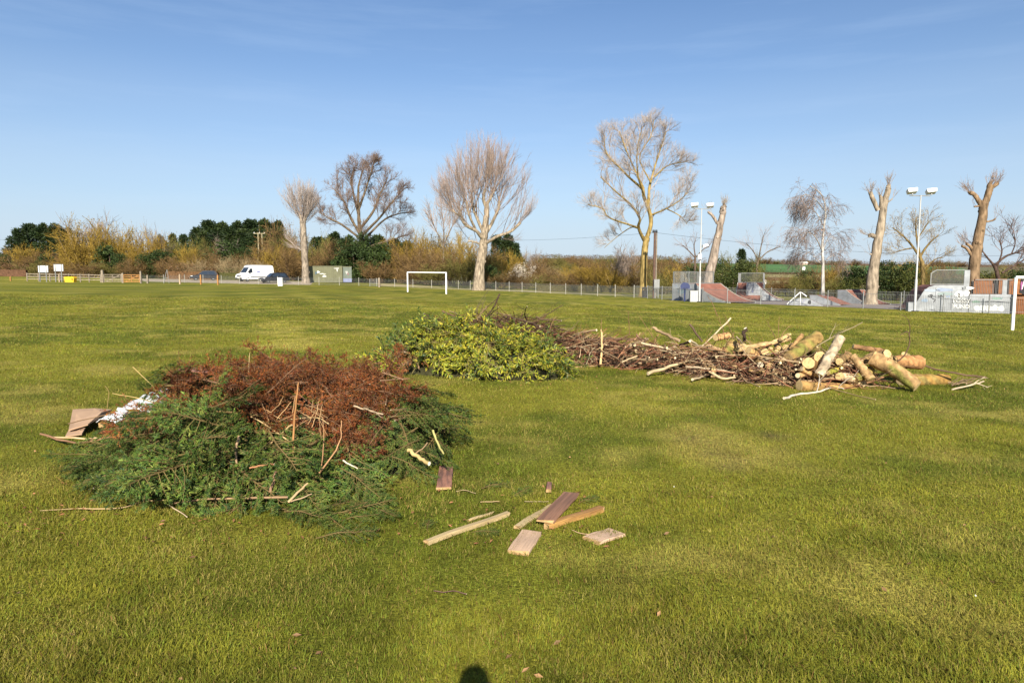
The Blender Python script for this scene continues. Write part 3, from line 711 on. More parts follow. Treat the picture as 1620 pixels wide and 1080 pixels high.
L1 = [('ivy', 520, 378, 56, 152), ('ivy', 600, 372, 60, 150), ('ivy', 628, 384, 54, 146), ('ivy', 585, 384, 60, 142), ('ivy', 548, 374, 50, 149), ('green', 640, 398, 46, 134), ('brown', 5, 392, 50, 165), ('ochre', 45, 388, 60, 160), ('ivy', 8, 402, 34, 150), ('brown', 90, 396, 60, 160), ('ivy', 72, 402, 26, 148), ('brown', 30, 404, 60, 146), ('brown', 110, 402, 50, 142), ('olive', 62, 412, 50, 140), ('brown', 100, 414, 60, 138),
      ('ochre', 145, 350, 84, 140), ('ochre', 178, 352, 80, 143), ('grey', 160, 343, 76, 146), ('ivy', 176, 385, 40, 137), ('ivy', 190, 402, 30, 134), ('ochre', 122, 380, 60, 139), ('brown', 140, 415, 60, 130), ('olive', 170, 415, 60, 132),
      ('ochre', 228, 364, 64, 142), ('grey', 243, 360, 50, 146), ('ochre', 212, 378, 44, 139), ('ivy', 252, 396, 42, 134), ('ivy', 236, 402, 36, 133), ('brown', 215, 408, 50, 131), ('olive', 285, 376, 50, 150), ('brown', 272, 405, 50, 132),
      ('ochre', 304, 388, 50, 145), ('olive', 322, 378, 50, 155), ('brown', 330, 402, 56, 140), ('buff', 312, 412, 46, 134), ('brown', 345, 392, 50, 150), ('ivy', 366, 381, 58, 150), ('ivy', 386, 392, 46, 147), ('buff', 366, 407, 44, 136), ('buff', 396, 410, 44, 135), ('brown', 382, 402, 40, 139), ('grey', 352, 378, 40, 158),
      ('brown', 422, 388, 64, 142), ('ochre', 440, 392, 60, 140), ('brown', 462, 394, 56, 138), ('olive', 450, 372, 56, 155), ('brown', 448, 352, 64, 160), ('brown', 476, 372, 50, 148),
      ('olive', 505, 372, 60, 146), ('brown', 525, 380, 60, 140), ('ivy', 545, 385, 60, 150), ('ivy', 573, 368, 34, 126), ('ivy', 560, 384, 50, 125.5), ('ivy', 592, 382, 50, 125.2), ('ivy', 545, 396, 50, 126), ('olive', 540, 400, 60, 134), ('brown', 510, 402, 60, 134), ('green', 590, 402, 50, 128), ('olive', 612, 388, 60, 132), ('brown', 600, 412, 60, 122),
      ('ochre', 635, 372, 56, 130), ('brown', 650, 390, 60, 125), ('ochre', 664, 366, 56, 132), ('ochre', 690, 368, 56, 130), ('ochre', 716, 366, 56, 128), ('brown', 678, 392, 60, 122), ('brown', 705, 395, 60, 120), ('ochre', 738, 374, 54, 124), ('olive', 735, 400, 60, 118), ('brown', 650, 418, 60, 116), ('olive', 690, 418, 70, 114),
      ('brown', 775, 385, 50, 120), ('ochre', 800, 398, 54, 118), ('olive', 770, 408, 60, 112), ('ivy', 776, 420, 30, 106), ('brown', 790, 428, 60, 106), ('blossom', 826, 417, 38, 116), ('grey', 838, 395, 40, 140), ('brown', 850, 408, 48, 130), ('brown', 828, 430, 60, 108),
      ('brown', 870, 424, 56, 118), ('olive', 862, 434, 60, 106), ('brown', 895, 432, 60, 104), ('ochre', 905, 420, 50, 115), ('buff', 880, 426, 44, 140), ('olive', 885, 414, 40, 160), ('ochre', 925, 418, 56, 108), ('brown', 945, 412, 56, 110), ('brown', 938, 408, 40, 130), ('ochre', 960, 416, 54, 104), ('olive', 985, 412, 50, 104), ('grey', 985, 388, 52, 100), ('brown', 1000, 418, 50, 100), ('ochre', 975, 424, 50, 97),
      ('brown', 1035, 410, 56, 106), ('olive', 1050, 420, 56, 98), ('brown', 1062, 406, 54, 108), ('brown', 1085, 406, 56, 104), ('ochre', 1075, 420, 50, 95), ('ivy', 1098, 420, 36, 93), ('brown', 1108, 412, 44, 98), ('olive', 1050, 436, 50, 92),
      ('green', 1142, 408, 40, 90), ('olive', 1155, 400, 44, 95), ('conifer', 1172, 394, 34, 92), ('green', 1182, 410, 36, 89), ('olive', 1192, 402, 40, 98), ('green', 1160, 428, 50, 86), ('olive', 1198, 425, 32, 88),
      ('brown', 1225, 440, 44, 96), ('brown', 1248, 439, 44, 96), ('olive', 1265, 432, 44, 90), ('ivy', 1272, 428, 36, 92), ('brown', 1285, 424, 44, 92), ('brown', 1310, 416, 50, 94), ('ochre', 1325, 422, 46, 88), ('brown', 1340, 414, 50, 95), ('ivy', 1345, 425, 38, 87), ('ivy', 1362, 420, 36, 86), ('olive', 1320, 436, 44, 84), ('green', 1350, 438, 44, 82),
      ('green', 1408, 412, 44, 84), ('ochre', 1425, 408, 50, 86), ('ivy', 1440, 416, 40, 82), ('ochre', 1445, 408, 46, 88), ('green', 1420, 428, 50, 80), ('ivy', 1398, 428, 36, 81), ('brown', 1475, 408, 50, 88), ('olive', 1470, 428, 50, 80), ('brown', 1492, 412, 40, 90), ('olive', 1510, 430, 50, 84), ('green', 1495, 440, 50, 80), ('brown', 1530, 434, 46, 88),
      ('green', 1570, 428, 46, 84), ('olive', 1590, 420, 50, 82), ('brown', 1605, 418, 50, 84), ('ivy', 1620, 425, 40, 80), ('green', 1600, 438, 50, 78), ('olive', 1640, 415, 60, 86), ('brown', 1556, 440, 40, 86)]
for b in L1: bush(*b)
cnt = {}
for kind, px, top, wpx, Y in BUSHES:
    v = cnt.get(kind, 0); cnt[kind] = v + 1
    st, crn = KIND[kind][v % len(KIND[kind])]
    p = foot(px, Y); z1 = at(px, top, Y)[2]
    h = z1 - p[2]; w = wpx * Y / FPX * 1.12
    rt = empty(WORD[kind][1], p, rng.random() * 6.28)
    rt.scale = (w, w, h)
    place = [t for a, b, t in PLACES if a <= px < b]
    place = place[0] if place else 'at the left edge'
    row = 'against the sky ' if top < 380 else ''
    lab = '%s %s%s' % (WORD[kind][0], row, place)
    tag(rt, lab, 'tree' if kind in ('conifer', 'grey') else 'bush', lab)
    obj('stem' if kind not in ('conifer', 'grey') else 'trunk', st, None, rt)
    obj('crown', crn, None, rt)

# ------------------------------------------------------------------ cut conifer branches
def fir_branch(seed, L=1.0, dead=False, fine=False):
    """a flat feathery spray along +X: stem mesh and foliage mesh"""
    rg = np.random.default_rng(seed); st = Geo(); fo = Geo()
    k = 8
    P = grow(np.zeros((1, 3)), np.array([[1.0, 0, 0.12]]), np.array([L]), k, 0.07, -0.02, rg)
    stc = (0.15, 0.085, 0.05) if dead else (0.12, 0.085, 0.035)
    st.tubes(P, taper(0.011, 0.003, 1, k + 1), 6, stc, caps=True)
    m = int(30 * L)
    s, d, pi, t = spawn(P, m, 0.12, 1.0, 0.7, 1.1, rg)
    side = np.where(np.arange(m) % 2, 1.0, -1.0)
    T = nrm(P[0, -1] - P[0, 0])
    Q = np.array((0, 1.0, 0))
    a = (0.75 + 0.3 * rg.random(m))[:, None]
    d = nrm(T * np.cos(a) + side[:, None] * Q * np.sin(a) + rg.normal(0, 0.09 if not dead else .4, (m, 3)))
    ln = L * 0.36 * np.sin(np.clip(t, 0, 1) * math.pi * 0.80 + 0.45) * (0.65 + .5 * rg.random(m)) + 0.03
    P1 = grow(s, d, ln, 3, 0.10 if not dead else .2, -0.10, rg)
    st.tubes(P1, taper(0.0035, 0.0012, m, 4), 3, stc)
    s2, d2, p2, t2 = spawn(P1, 8, 0.12, 1.0, 0.5, 0.95, rg)
    d2 = nrm(d2 * np.array((1, 1, 0.14 if not dead else .5)) + rg.normal(0, .06 if not dead else .45, d2.shape))
    P2 = grow(s2, d2, (0.042 + 0.05 * rg.random(len(s2))) * (1.25 - .6 * t2), 2, 0.12, -0.08, rg)
    allP = np.concatenate([P1[:, [0, 1, 2]], P1[:, [1, 2, 3]], P2, P2], 0)
    n = len(allP); q = np.repeat(np.arange(n), 5 if not dead else 4)
    w = rg.random((len(q), 1)) * 2; i = np.clip(w[:, 0].astype(int), 0, 1); f = w - i[:, None]
    A = allP[q, i]; B = allP[q, i + 1]; pos = A * (1 - f) + B * f; tan = nrm(B - A)
    sd = nrm(np.cross(tan, rg.normal(size=tan.shape) * .5 + np.array((0, 0, 1.0))) * np.where(rg.random(len(q)) < .5, 1, -1)[:, None])
    D = nrm(tan * 0.9 + sd * 0.8 + rg.normal(0, .15 if not dead else .5, tan.shape)) * (0.020 + 0.016 * rg.random(len(q)))[:, None]
    S = nrm(np.cross(D, np.array((0, 0, 1.0)) + rg.normal(0, .4, D.shape)))
    if dead:
        pal = np.array([(.22, .058, .016), (.15, .048, .016), (.29, .095, .022), (.07, .035, .014), (.12, .028, .012), (.19, .085, .022)]) * (1.0, .8, 1.15, .65)[seed % 4]
    else:
        pal = np.array([(.055, .105, .018), (.08, .135, .020), (.035, .07, .018), (.11, .16, .024), (.14, .16, .03)]) * (.78, .5, 1.0, .68, .9)[seed % 5]
    bc = pal[rg.integers(0, len(pal), n)][q]
    bc = bc * (1 + rg.normal(0, .2, (len(q), 1)))
    fo.needles(pos, D, S, 0.0085 if not dead else .008, np.clip(bc, .004, 1))
    return st, fo

FIR = []
for i in range(5):
    st, fo = fir_branch(200 + i, 1.0)
    FIR.append((st.mesh('fir_branch', M['twig']), fo.mesh('fir_foliage', M['needle'])))
DEAD = []
for i in range(4):
    st, fo = fir_branch(220 + i, 0.8, dead=True)
    DEAD.append((st.mesh('dead_branch', M['twig']), fo.mesh('dead_foliage', M['needle'])))

def basis(d, up):
    x = nrm(np.asarray(d, float)); y = nrm(np.cross(np.asarray(up, float), x)); z = np.cross(x, y)
    return Matrix(np.stack([x, y, z], 1).tolist())
def put(name, part, meshes, pos, d, up, sc, label, cat, group):
    o = empty(name); obj('stem', meshes[0], None, o)
    mm = basis(d, up).to_4x4() @ Matrix.Diagonal((sc, sc, sc, 1))
    mm.translation = Vector(pos)
    o.matrix_world = mm
    tag(o, label, cat, group)
    c = obj(part, meshes[1], None, o)
    return o

# mound of the near heap (world metres); the bumps add up like thrown branches
def bumps(x, y, B):
    h = np.zeros_like(np.asarray(x, float))
    for cx, cy, rx, ry, hh, p in B:
        q = ((x - cx) / rx) ** 2 + ((y - cy) / ry) ** 2
        h = np.maximum(h, hh * np.clip(1 - q, 0, 1) ** p)
    if B and B[0][1] < 8: h = h * (0.66 + 0.68 * noise2(x, y, 0.42, 71))
    return h
def gpx(px, py): return G(px, py)[:2]
NB = [(-2.35, 6.5, 0.95, 1.05, 0.72, .5), (-1.75, 6.55, 0.95, 1.0, 0.72, .5), (-2.75, 6.3, .55, 0.75, 0.60, .5), (-3.25, 5.8, 0.6, 0.36, 0.17, .8), (-1.2, 6.5, 0.55, 0.7, 0.50, .6), (-1.0, 6.4, .4, .45, .30, .8), (-2.25, 5.7, 1.05, 0.6, 0.36, .7)]
LB = [(-1.0, 13.0, 1.2, 1.2, 0.80, .6), (-0.25, 12.6, 1.15, 1.1, 0.66, .65), (0.35, 12.2, .75, .75, .36, .8), (-1.8, 12.7, .8, .8, .4, .8)]
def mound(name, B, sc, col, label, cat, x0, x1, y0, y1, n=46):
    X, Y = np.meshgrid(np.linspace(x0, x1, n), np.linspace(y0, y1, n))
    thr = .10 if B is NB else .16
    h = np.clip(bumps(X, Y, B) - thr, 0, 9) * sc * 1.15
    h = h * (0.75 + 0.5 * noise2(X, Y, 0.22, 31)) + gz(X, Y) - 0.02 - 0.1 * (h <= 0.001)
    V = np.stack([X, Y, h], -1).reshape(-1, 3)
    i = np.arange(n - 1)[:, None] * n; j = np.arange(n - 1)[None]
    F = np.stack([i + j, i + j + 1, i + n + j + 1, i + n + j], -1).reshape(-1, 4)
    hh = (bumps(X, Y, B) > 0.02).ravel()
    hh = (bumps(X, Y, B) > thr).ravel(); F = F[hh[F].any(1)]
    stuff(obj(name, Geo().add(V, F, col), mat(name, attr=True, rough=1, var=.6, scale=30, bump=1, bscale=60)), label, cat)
mound('heap_core', NB, 0.62, (0.022, 0.024, 0.012), 'added solid core, coloured dark for the shade inside the near heap', 'dark core', -4.4, 0.1, 4.8, 8.2)  # added solid core; dark colour stands for shade in the gaps between branches
mound('laurel_core', LB, 0.62, (0.03, 0.028, 0.010), 'added solid core, coloured dark for the shade inside the laurel heap', 'dark core', -3.2, 1.5, 11.2, 14.8)  # added solid core, its dark colour standing for shade among the laurel

def slope(B, x, y, e=0.08):
    gx = (bumps(x + e, y, B) - bumps(x - e, y, B)) / (2 * e); gy = (bumps(x, y + e, B) - bumps(x, y - e, B)) / (2 * e)
    return float(gx), float(gy)
def heap_branch(B, x, y, lift, spread, rg):
    gx, gy = slope(B, x, y)
    z = float(bumps(x, y, B)) * lift + float(gz(x, y))
    n = nrm(np.array((-gx, -gy, 1.0)))
    dn = np.array((-gx, -gy, 0.0)) + 1e-4; dn = dn / np.linalg.norm(dn)
    a = rg.normal(0, spread); c, s = math.cos(a), math.sin(a)
    d = np.array((dn[0] * c - dn[1] * s, dn[0] * s + dn[1] * c, 0.0))
    d = d - n * np.dot(d, n); d = nrm(d)
    return np.array((x, y, z)), d, n

rg = np.random.default_rng(5)
# green branches: lower flanks, the left tongue and the right end
spots = []
while len(spots) < 165:
    x = rg.uniform(-4.1, -0.35); y = rg.uniform(5.0, 7.4)
    h = float(bumps(x, y, NB))
    if h < 0.04: continue
    top = (h > 0.34 and -2.9 < x < -1.0 and y > 5.85) or (h > .30 and -2.55 < x < -1.4 and y > 5.6)
    if top and rg.random() > .05: continue
    if y > 6.3 and x < -1.2: continue
    spots.append((x, y))
for x, y in spots:
    p, d, n = heap_branch(NB, x, y, .92, .75, rg)
    sc = rg.uniform(.6, 1.1) * (1 if x > -2.6 and x < -1.3 and y < 6.1 else .62)
    p = p - d * sc * .5 + n * rg.uniform(-.05, .08)
    d = nrm(d + np.array((0, 0, .12 + rg.normal(0, .27))))
    p[2] = max(p[2], float(gz(p[0], p[1])) + 0.03)
    v_ = rg.integers(len(FIR))
    where = 'on the left tongue' if x < -3.05 else ('at the right end' if x < 9 and x > -1.15 else ('low at the front foot' if y < 5.75 else ('on the front face' if y < 6.4 else 'on the far side')))
    half = '' if where in ('on the left tongue', 'at the right end') else (', left half' if x < -2.0 else ', right half')
    lab = '%s fir branch %s of the near heap%s' % (('mid green', 'dark green', 'bright green', 'green', 'yellowish green')[v_], where, half)
    put('fir_branch', 'foliage', FIR[v_], p, d, n + rg.normal(0, .3, 3), sc, lab, 'branch', lab)
# sprays reaching over the left tongue and the right end (traced)
for px, py, qx, qy in [(290, 745, 75, 765), (300, 730, 110, 745), (260, 760, 130, 775), (330, 770, 200, 790), (250, 720, 120, 730), (640, 700, 712, 690), (620, 680, 700, 655), (650, 730, 720, 735), (330, 700, 180, 720), (620, 740, 690, 760), (540, 760, 610, 790), (460, 770, 520, 810)]:
    a = at(px, py, G(px, py + 25)[1]); b = at(qx, qy, G(qx, qy + 6)[1])
    a[2] += .1
    put('fir_branch', 'foliage', FIR[rg.integers(len(FIR))], a, b - a, (0, -.35, 1), np.linalg.norm(b - a) * 1.0, 'long green fir spray trailing from the foot of the near heap', 'branch', 'fir sprays at the edge of the near heap')
# brown dead branches on top
spots = []
while len(spots) < 210:
    x = rg.uniform(-3.1, -0.9); y = rg.uniform(5.55, 7.3)
    h = float(bumps(x, y, NB))
    if h < 0.34 - .05 * (-2.55 < x < -1.4) and (h < .2 or rg.random() > .10): continue
    spots.append((x, y))
for x, y in spots:
    p, d, n = heap_branch(NB, x, y, .92, 1.6, rg)
    sc = rg.uniform(.4, .78)
    p = p - d * sc * .45 + n * rg.uniform(0, .12)
    d = nrm(d + np.array((0, 0, rg.normal(.25, .32))))
    v_ = rg.integers(len(DEAD))
    where = ('left' if x < -2.4 else ('right' if x > -1.4 else 'middle')) + (' crest' if y > 6.35 else ' front')
    lab = '%s dead conifer branch on the %s of the near heap' % (('rusty', 'brown', 'bright orange-brown', 'dark brown')[v_], where)
    put('dead_branch', 'foliage', DEAD[v_], p, d, n + rg.normal(0, .6, 3), sc, lab, 'branch', lab)
# loose sprigs on the grass in front
for px, py, qx, qy in [(470, 818, 560, 800), (520, 820, 610, 806), (450, 815, 520, 830), (540, 830, 600, 822), (500, 858, 585, 850), (560, 850, 515, 838), (590, 812, 628, 826), (600, 800, 560, 815), (430, 806, 480, 822), (560, 806, 620, 800)]:
    a = G(px, py) + (0, 0, .03); b = G(qx, qy) + (0, 0, .04)
    put('fir_sprig', 'foliage', FIR[rg.integers(len(FIR))], a, b - a, (0, -.2, 1), np.linalg.norm(b - a) * 1.1, 'dark green fir sprig lying on the grass in front of the near heap', 'sprig', 'fir sprigs lying in front of the heap')
for lab, (px, py, qx, qy) in [('small fir sprig on the grass right of the reddish board', (762, 776, 806, 764)), ('fir tuft on the grass above the thin split lath', (808, 790, 830, 780)), ('fir scrap lying just right of the dark brown plank', (915, 800, 942, 792)), ('single fir twig left of the long pale lath', (676, 842, 678, 826)), ('fir twig under the long pale lath', (745, 846, 785, 848))]:
    a = G(px, py) + (0, 0, .02); b = G(qx, qy) + (0, 0, .03)
    tag(put('fir_sprig', 'foliage', FIR[rg.integers(len(FIR))], a, b - a, (0, -.2, 1), np.linalg.norm(b - a) * 1.1, lab, 'sprig', 'x'), lab, 'sprig')['group'] = 'scattered fir scraps'

# ------------------------------------------------------------------ laurel heap
def laurel(seed, dark=False, dry=False):
    rg = np.random.default_rng(seed); st = Geo(); fo = Geo()
    P = grow(np.zeros((1, 3)), np.array([[1.0, 0, .1]]), np.array([.7]), 6, .12, 0, rg)
    s, d, pi, t = spawn(P, 3, .2, .7, .5, .9, rg); P1 = grow(s, d, np.full(3, .35), 6, .12, .02, rg)
    PP = np.concatenate([P, P1])
    st.tubes(PP, taper([.008, .005, .005, .005], .002, 4, 7), 5, (.16, .13, .05))
    s, d, pi, t = spawn(PP, 16, .15, 1.0, .5, 1.1, rg)
    n = len(s)
    if dry: pal = np.array([(.22, .085, .03), (.17, .10, .05), (.28, .14, .06), (.12, .07, .04)])
    else: pal = np.array([(.25, .26, .022), (.20, .23, .024), (.31, .29, .026), (.13, .17, .022), (.38, .31, .035), (.08, .11, .02), (.27, .275, .03)])
    if dark: pal = np.array([(.06, .10, .022), (.10, .14, .022), (.035, .065, .018), (.17, .19, .03)])
    fo.leaves(s, d + np.array((0, 0, -.15)), rg.normal(0, .5, (n, 3)) + np.array((0, 0, 1.0)), .075 + .05 * rg.random(n), .026 + .012 * rg.random(n), np.clip(pal[rg.integers(0, len(pal), n)] * (1 + rg.normal(0, .15, (n, 1))), .01, 1), fold=.22)
    return st.mesh('laurel_branch', M['twig']), fo.mesh('laurel_leaves', M['gloss_leaf'])
LAU = [laurel(300 + i) for i in range(4)]; LAUD = [laurel(310 + i, dark=True) for i in range(3)]; LAUR = [laurel(320 + i, dry=True) for i in range(2)]
spots = []
while len(spots) < 285:
    x = rg.uniform(-2.7, 1.1); y = rg.uniform(11.3, 13.9)
    if float(bumps(x, y, LB)) < .05: continue
    if y > 13.3 and rg.random() < .6: continue
    spots.append((x, y))
for x, y in spots:
    p, d, n = heap_branch(LB, x, y, .95, .9, rg)
    sc = rg.uniform(.65, 1.0)
    p = p - d * sc * .35 + n * rg.uniform(-.03, .06)
    d = nrm(d + np.array((0, 0, rg.normal(.12, .18))))
    p[2] = max(p[2], float(gz(p[0], p[1])) + .04)
    low = float(bumps(x, y, LB)) < .28
    if low and x < -1.25 and rg.random() < .55:
        put('dry_branch', 'leaves', LAUR[rg.integers(2)], p, d, n + rg.normal(0, .5, 3), sc, 'brown withered leafy twig at the foot of the laurel heap', 'branch', 'withered twigs under the laurel heap')
    else:
        dk = rg.random() < (.42 if x < -1.4 else .12)
        where = ('left' if x < -1.3 else ('right' if x > .1 else 'middle')) + (' foot' if float(bumps(x, y, LB)) < .3 else (' crest' if y > 12.9 else ' face'))
        lab = '%s laurel branch on the %s of the laurel heap' % ('dark green glossy' if dk else 'yellow-green glossy', where)
        L_ = LAUD if dk else LAU
        put('laurel_branch', 'leaves', L_[rg.integers(len(L_))], p, d, n + rg.normal(0, .5, 3), sc, lab, 'branch', lab)

# ------------------------------------------------------------------ sticks, brushwood
def stick(pts, w0, w1, col, label, cat='stick', group=None, name='stick', sides=6, forks=0, capcol=(0.62, 0.50, 0.33), wob=.01):
    """pts are world points; w radii in metres"""
    pts = np.asarray(pts, float); b = pts[0].copy()
    C = catmull(pts - b, max(6, 3 * len(pts)))
    C[1:-1] += rng.normal(0, min(wob, .35 * w0), C[1:-1].shape)
    g = Geo()
    cc = vary(np.asarray(col) * .9, 1, .15)[0]
    g.tubes(C, np.linspace(w0, w1, len(C)) * (1 + rng.normal(0, .05, len(C))), sides, cc, caps=True, capcol=capcol)
    if forks:
        L = np.linalg.norm(C[-1] - C[0])
        s, d, pi, t = spawn(C[None], forks, .3, .95, .4, .9)
        P = grow(s, d, L * .35 * (.5 + .7 * rng.random(len(s))), 4, .12, .0)
        P[:, :, 2] = np.maximum(P[:, :, 2], -b[2] + gz(P[:, :, 0] + b[0], P[:, :, 1] + b[1]) + .01)
        g.tubes(P, taper(w1 * .8, w1 * .3, len(P), 5), 4, vary(cc, len(P), .1))
        s, d, pi, t = spawn(P, 3, .3, .95, .4, .9); P2 = grow(s, d, L * .13 * (.5 + .7 * rng.random(len(s))), 3, .12, .0)
        g.tubes(P2, taper(w1 * .4, w1 * .2, len(P2), 4), 3, vary(cc, len(P2), .1))
    o = obj(name, g, M['twig'], smooth=True, loc=b)
    tag(o, label, cat, group)
    return o

# brushwood band behind the laurel and on to the logs: path with half depth and height
BP = np.array([(700, 15.6), (760, 15.3), (830, 15.0), (890, 14.6), (940, 14.4), (1000, 14.0), (1060, 13.6), (1120, 13.0), (1180, 12.5), (1240, 12.2), (1300, 12.1), (1360, 12.2)])
BX = np.array([foot(p, y)[0] for p, y in BP]); BY = BP[:, 1]
BH = np.array([.70, .92, .90, .55, .54, .52, .48, .46, .52, .52, .44, .36]); BD = np.array([.5, .6, .6, .6, .65, .7, .75, .75, .8, .8, .7, .6])
def band(s):
    i = np.interp(s, np.linspace(0, 1, len(BX)), np.arange(len(BX)))
    f = lambda A: np.interp(i, np.arange(len(A)), A)
    return f(BX), f(BY), f(BH), f(BD)
rg = np.random.default_rng(9)
def brush_lines(n, lmin, lmax, rg, steep=.35):
    s = np.where(rg.random(n) < .35, rg.random(n) * .36, rg.random(n)); cx, cy, h, dp = band(s)
    v = rg.uniform(-1, 1, n); top = h * np.sqrt(1 - v * v)
    x = cx + .25 * rg.normal(size=n); y = cy + v * dp
    z = gz(x, y) + .03 + top * rg.random(n) ** .7
    L = rg.uniform(lmin, lmax, n)
    a = rg.normal(0, 1.1, n); D = np.stack([np.cos(a), np.sin(a), np.where(rg.random(n) < steep, rg.normal(.5, .5, n), rg.normal(0, .3, n))], 1)
    D[:, :2] *= np.where(rg.random(n) < .5, 1, -1)[:, None]
    P = grow(np.stack([x, y, z], 1) - D * L[:, None] * .4, D, L, 6, .12, -.02, rg)
    P[:, :, 2] = np.maximum(P[:, :, 2], gz(P[:, :, 0], P[:, :, 1]) + .012)
    return P, s
g = Geo()
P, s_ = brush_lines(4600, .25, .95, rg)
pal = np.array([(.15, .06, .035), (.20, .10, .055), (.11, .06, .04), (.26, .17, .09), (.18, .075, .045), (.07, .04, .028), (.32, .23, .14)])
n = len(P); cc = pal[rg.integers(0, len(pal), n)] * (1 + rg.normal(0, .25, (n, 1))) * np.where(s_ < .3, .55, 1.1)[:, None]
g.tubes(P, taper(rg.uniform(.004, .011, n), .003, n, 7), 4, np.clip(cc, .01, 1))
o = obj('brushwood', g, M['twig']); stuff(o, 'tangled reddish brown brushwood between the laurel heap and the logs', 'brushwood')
P, s_ = brush_lines(150, .5, 1.7, rg, .06)
for q in range(len(P)):
    c = [(.24, .17, .10), (.18, .105, .06), (.30, .235, .14), (.12, .075, .05)][rg.integers(4)]
    k4 = rg.integers(4); c = [(.30, .21, .12), (.22, .12, .065), (.38, .30, .19), (.14, .085, .055)][k4]
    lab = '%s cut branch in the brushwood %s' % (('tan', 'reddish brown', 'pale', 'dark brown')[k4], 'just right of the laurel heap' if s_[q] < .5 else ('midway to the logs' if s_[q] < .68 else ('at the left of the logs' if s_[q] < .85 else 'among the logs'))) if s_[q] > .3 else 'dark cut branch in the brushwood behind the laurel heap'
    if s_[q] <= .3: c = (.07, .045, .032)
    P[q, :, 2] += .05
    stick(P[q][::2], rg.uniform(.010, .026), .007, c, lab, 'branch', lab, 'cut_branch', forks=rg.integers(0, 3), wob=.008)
# added solid dark core under the brushwood so that no turf shows through
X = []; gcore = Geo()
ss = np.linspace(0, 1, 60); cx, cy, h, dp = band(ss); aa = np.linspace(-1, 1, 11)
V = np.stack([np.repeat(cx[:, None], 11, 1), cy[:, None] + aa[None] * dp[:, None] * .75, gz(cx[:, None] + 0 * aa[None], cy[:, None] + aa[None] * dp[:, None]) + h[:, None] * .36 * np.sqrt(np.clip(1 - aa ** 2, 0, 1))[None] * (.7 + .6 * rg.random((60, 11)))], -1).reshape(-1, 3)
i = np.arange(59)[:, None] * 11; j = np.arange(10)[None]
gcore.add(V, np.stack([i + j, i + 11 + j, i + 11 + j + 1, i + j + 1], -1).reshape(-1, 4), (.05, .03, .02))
stuff(obj('brush_core', gcore, mat('brush_core', attr=True, rough=1, var=.7, scale=26, bump=1, bscale=50)), 'added solid dark core under the brushwood', 'dark core')

def wp(px, py, Y): return at(px, py, Y)
def pstick(pts, wpx0, wpx1, col, label, **k):
    """stick traced in the photo: pts (px,py,Y), widths in photo pixels"""
    Y = pts[0][2]
    W = []
    for p in pts:
        q = wp(*p)
        if q[2] < float(gz(q[0], q[1])) + .02 and p[1] > 470: q = G(p[0], p[1]); q[2] += .022
        W.append(q)
    return stick(W, wpx0 / 2 * Y / FPX, wpx1 / 2 * Y / FPX, col, label, **k)
PALE = (.42, .32, .19); TAN = (.30, .21, .12); DARK = (.09, .06, .04); STRAWC = (.46, .33, .16); REDB = (.20, .09, .05)
pstick([(1025, 591, 12.35), (1060, 580, 12.6), (1102, 571, 12.9)], 6, 4, PALE, 'pale forked branch with sawn end poking forward from the brushwood', cat='branch', name='cut_branch', forks=2)
pstick([(1033, 518, 13.9), (1050, 527, 13.7), (1075, 539, 13.4)], 5, 5, TAN, 'stout tan branch on the ridge of the brushwood', cat='branch', name='cut_branch')
pstick([(1091, 513, 13.4), (1111, 540, 13.2)], 3.2, 3.5, DARK, 'short dark straight stick leaning up from the brushwood', name='stick')
pstick([(951, 521, 13.7), (952, 548, 13.6), (950, 577, 13.45)], 2.5, 4.2, STRAWC, 'yellowish upright stake in front of the brushwood', cat='stake', name='stake')
pstick([(1122, 588, 11.9), (1142, 598, 11.8), (1163, 597, 11.9)], 4.5, 3.5, PALE, 'bent pale branch lying at the foot of the brushwood', cat='branch', name='cut_branch')
pstick([(985, 572, 13.0), (1008, 563, 13.3)], 3, 2.5, PALE, 'short pale stick at the left foot of the brushwood')
pstick([(894, 567, 14.0), (920, 545, 14.2)], 2.5, 2, (.3, .2, .13), 'straight brown stick leaning right of the laurel heap')
pstick([(1082, 575, 12.6), (1098, 550, 12.8)], 3, 2.5, TAN, 'short tan stick slanting up in the middle of the brushwood')
pstick([(1085, 580, 12.4), (1125, 583, 12.2), (1165, 590, 12.0)], 3.5, 3, (.36, .28, .19), 'long grey stick lying along the front of the brushwood')
pstick([(1240, 632, 10.95), (1262, 626, 11.1), (1298, 621, 11.25), (1318, 615, 11.5), (1335, 617, 11.4)], 4.2, 2, (.50, .44, .36), 'forked silvery twig lying on the grass before the logs', forks=2)
pstick([(1305, 612, 11.4), (1350, 626, 10.9), (1385, 634, 10.6)], 1.6, 1.2, TAN, 'thin brown twig reaching forward over the grass before the logs')
pstick([(1458, 576, 12.2), (1500, 588, 12.0), (1560, 597, 11.9)], 3.2, 3.2, (.14, .09, .055), 'long straight thin rod at the far right of the logs', name='rod')
pstick([(1506, 618, 11.4), (1540, 608, 11.6), (1556, 603, 11.8)], 3, 2.6, (.45, .36, .25), 'pale curved stick at the right tip of the log pile', forks=2)
for q in range(14):
    a0 = rg.uniform(1500, 1530); pstick([(a0, rg.uniform(600, 612), 11.8), (a0 + rg.uniform(10, 25), rg.uniform(596, 606), 11.9)], 1.2, .8, (.22, .15, .09), 'fine brown twig in the small bundle at the right tip of the log pile', group='twigs at the right tip of the log pile', forks=1)
pstick([(1420, 571, 11.6), (1432, 560, 11.6), (1439, 540, 11.6), (1436, 525, 11.6), (1424, 530, 11.6)], 2.4, 1.2, (.11, .07, .045), 'dark hooked vine looping up above the right logs', cat='vine', name='vine')
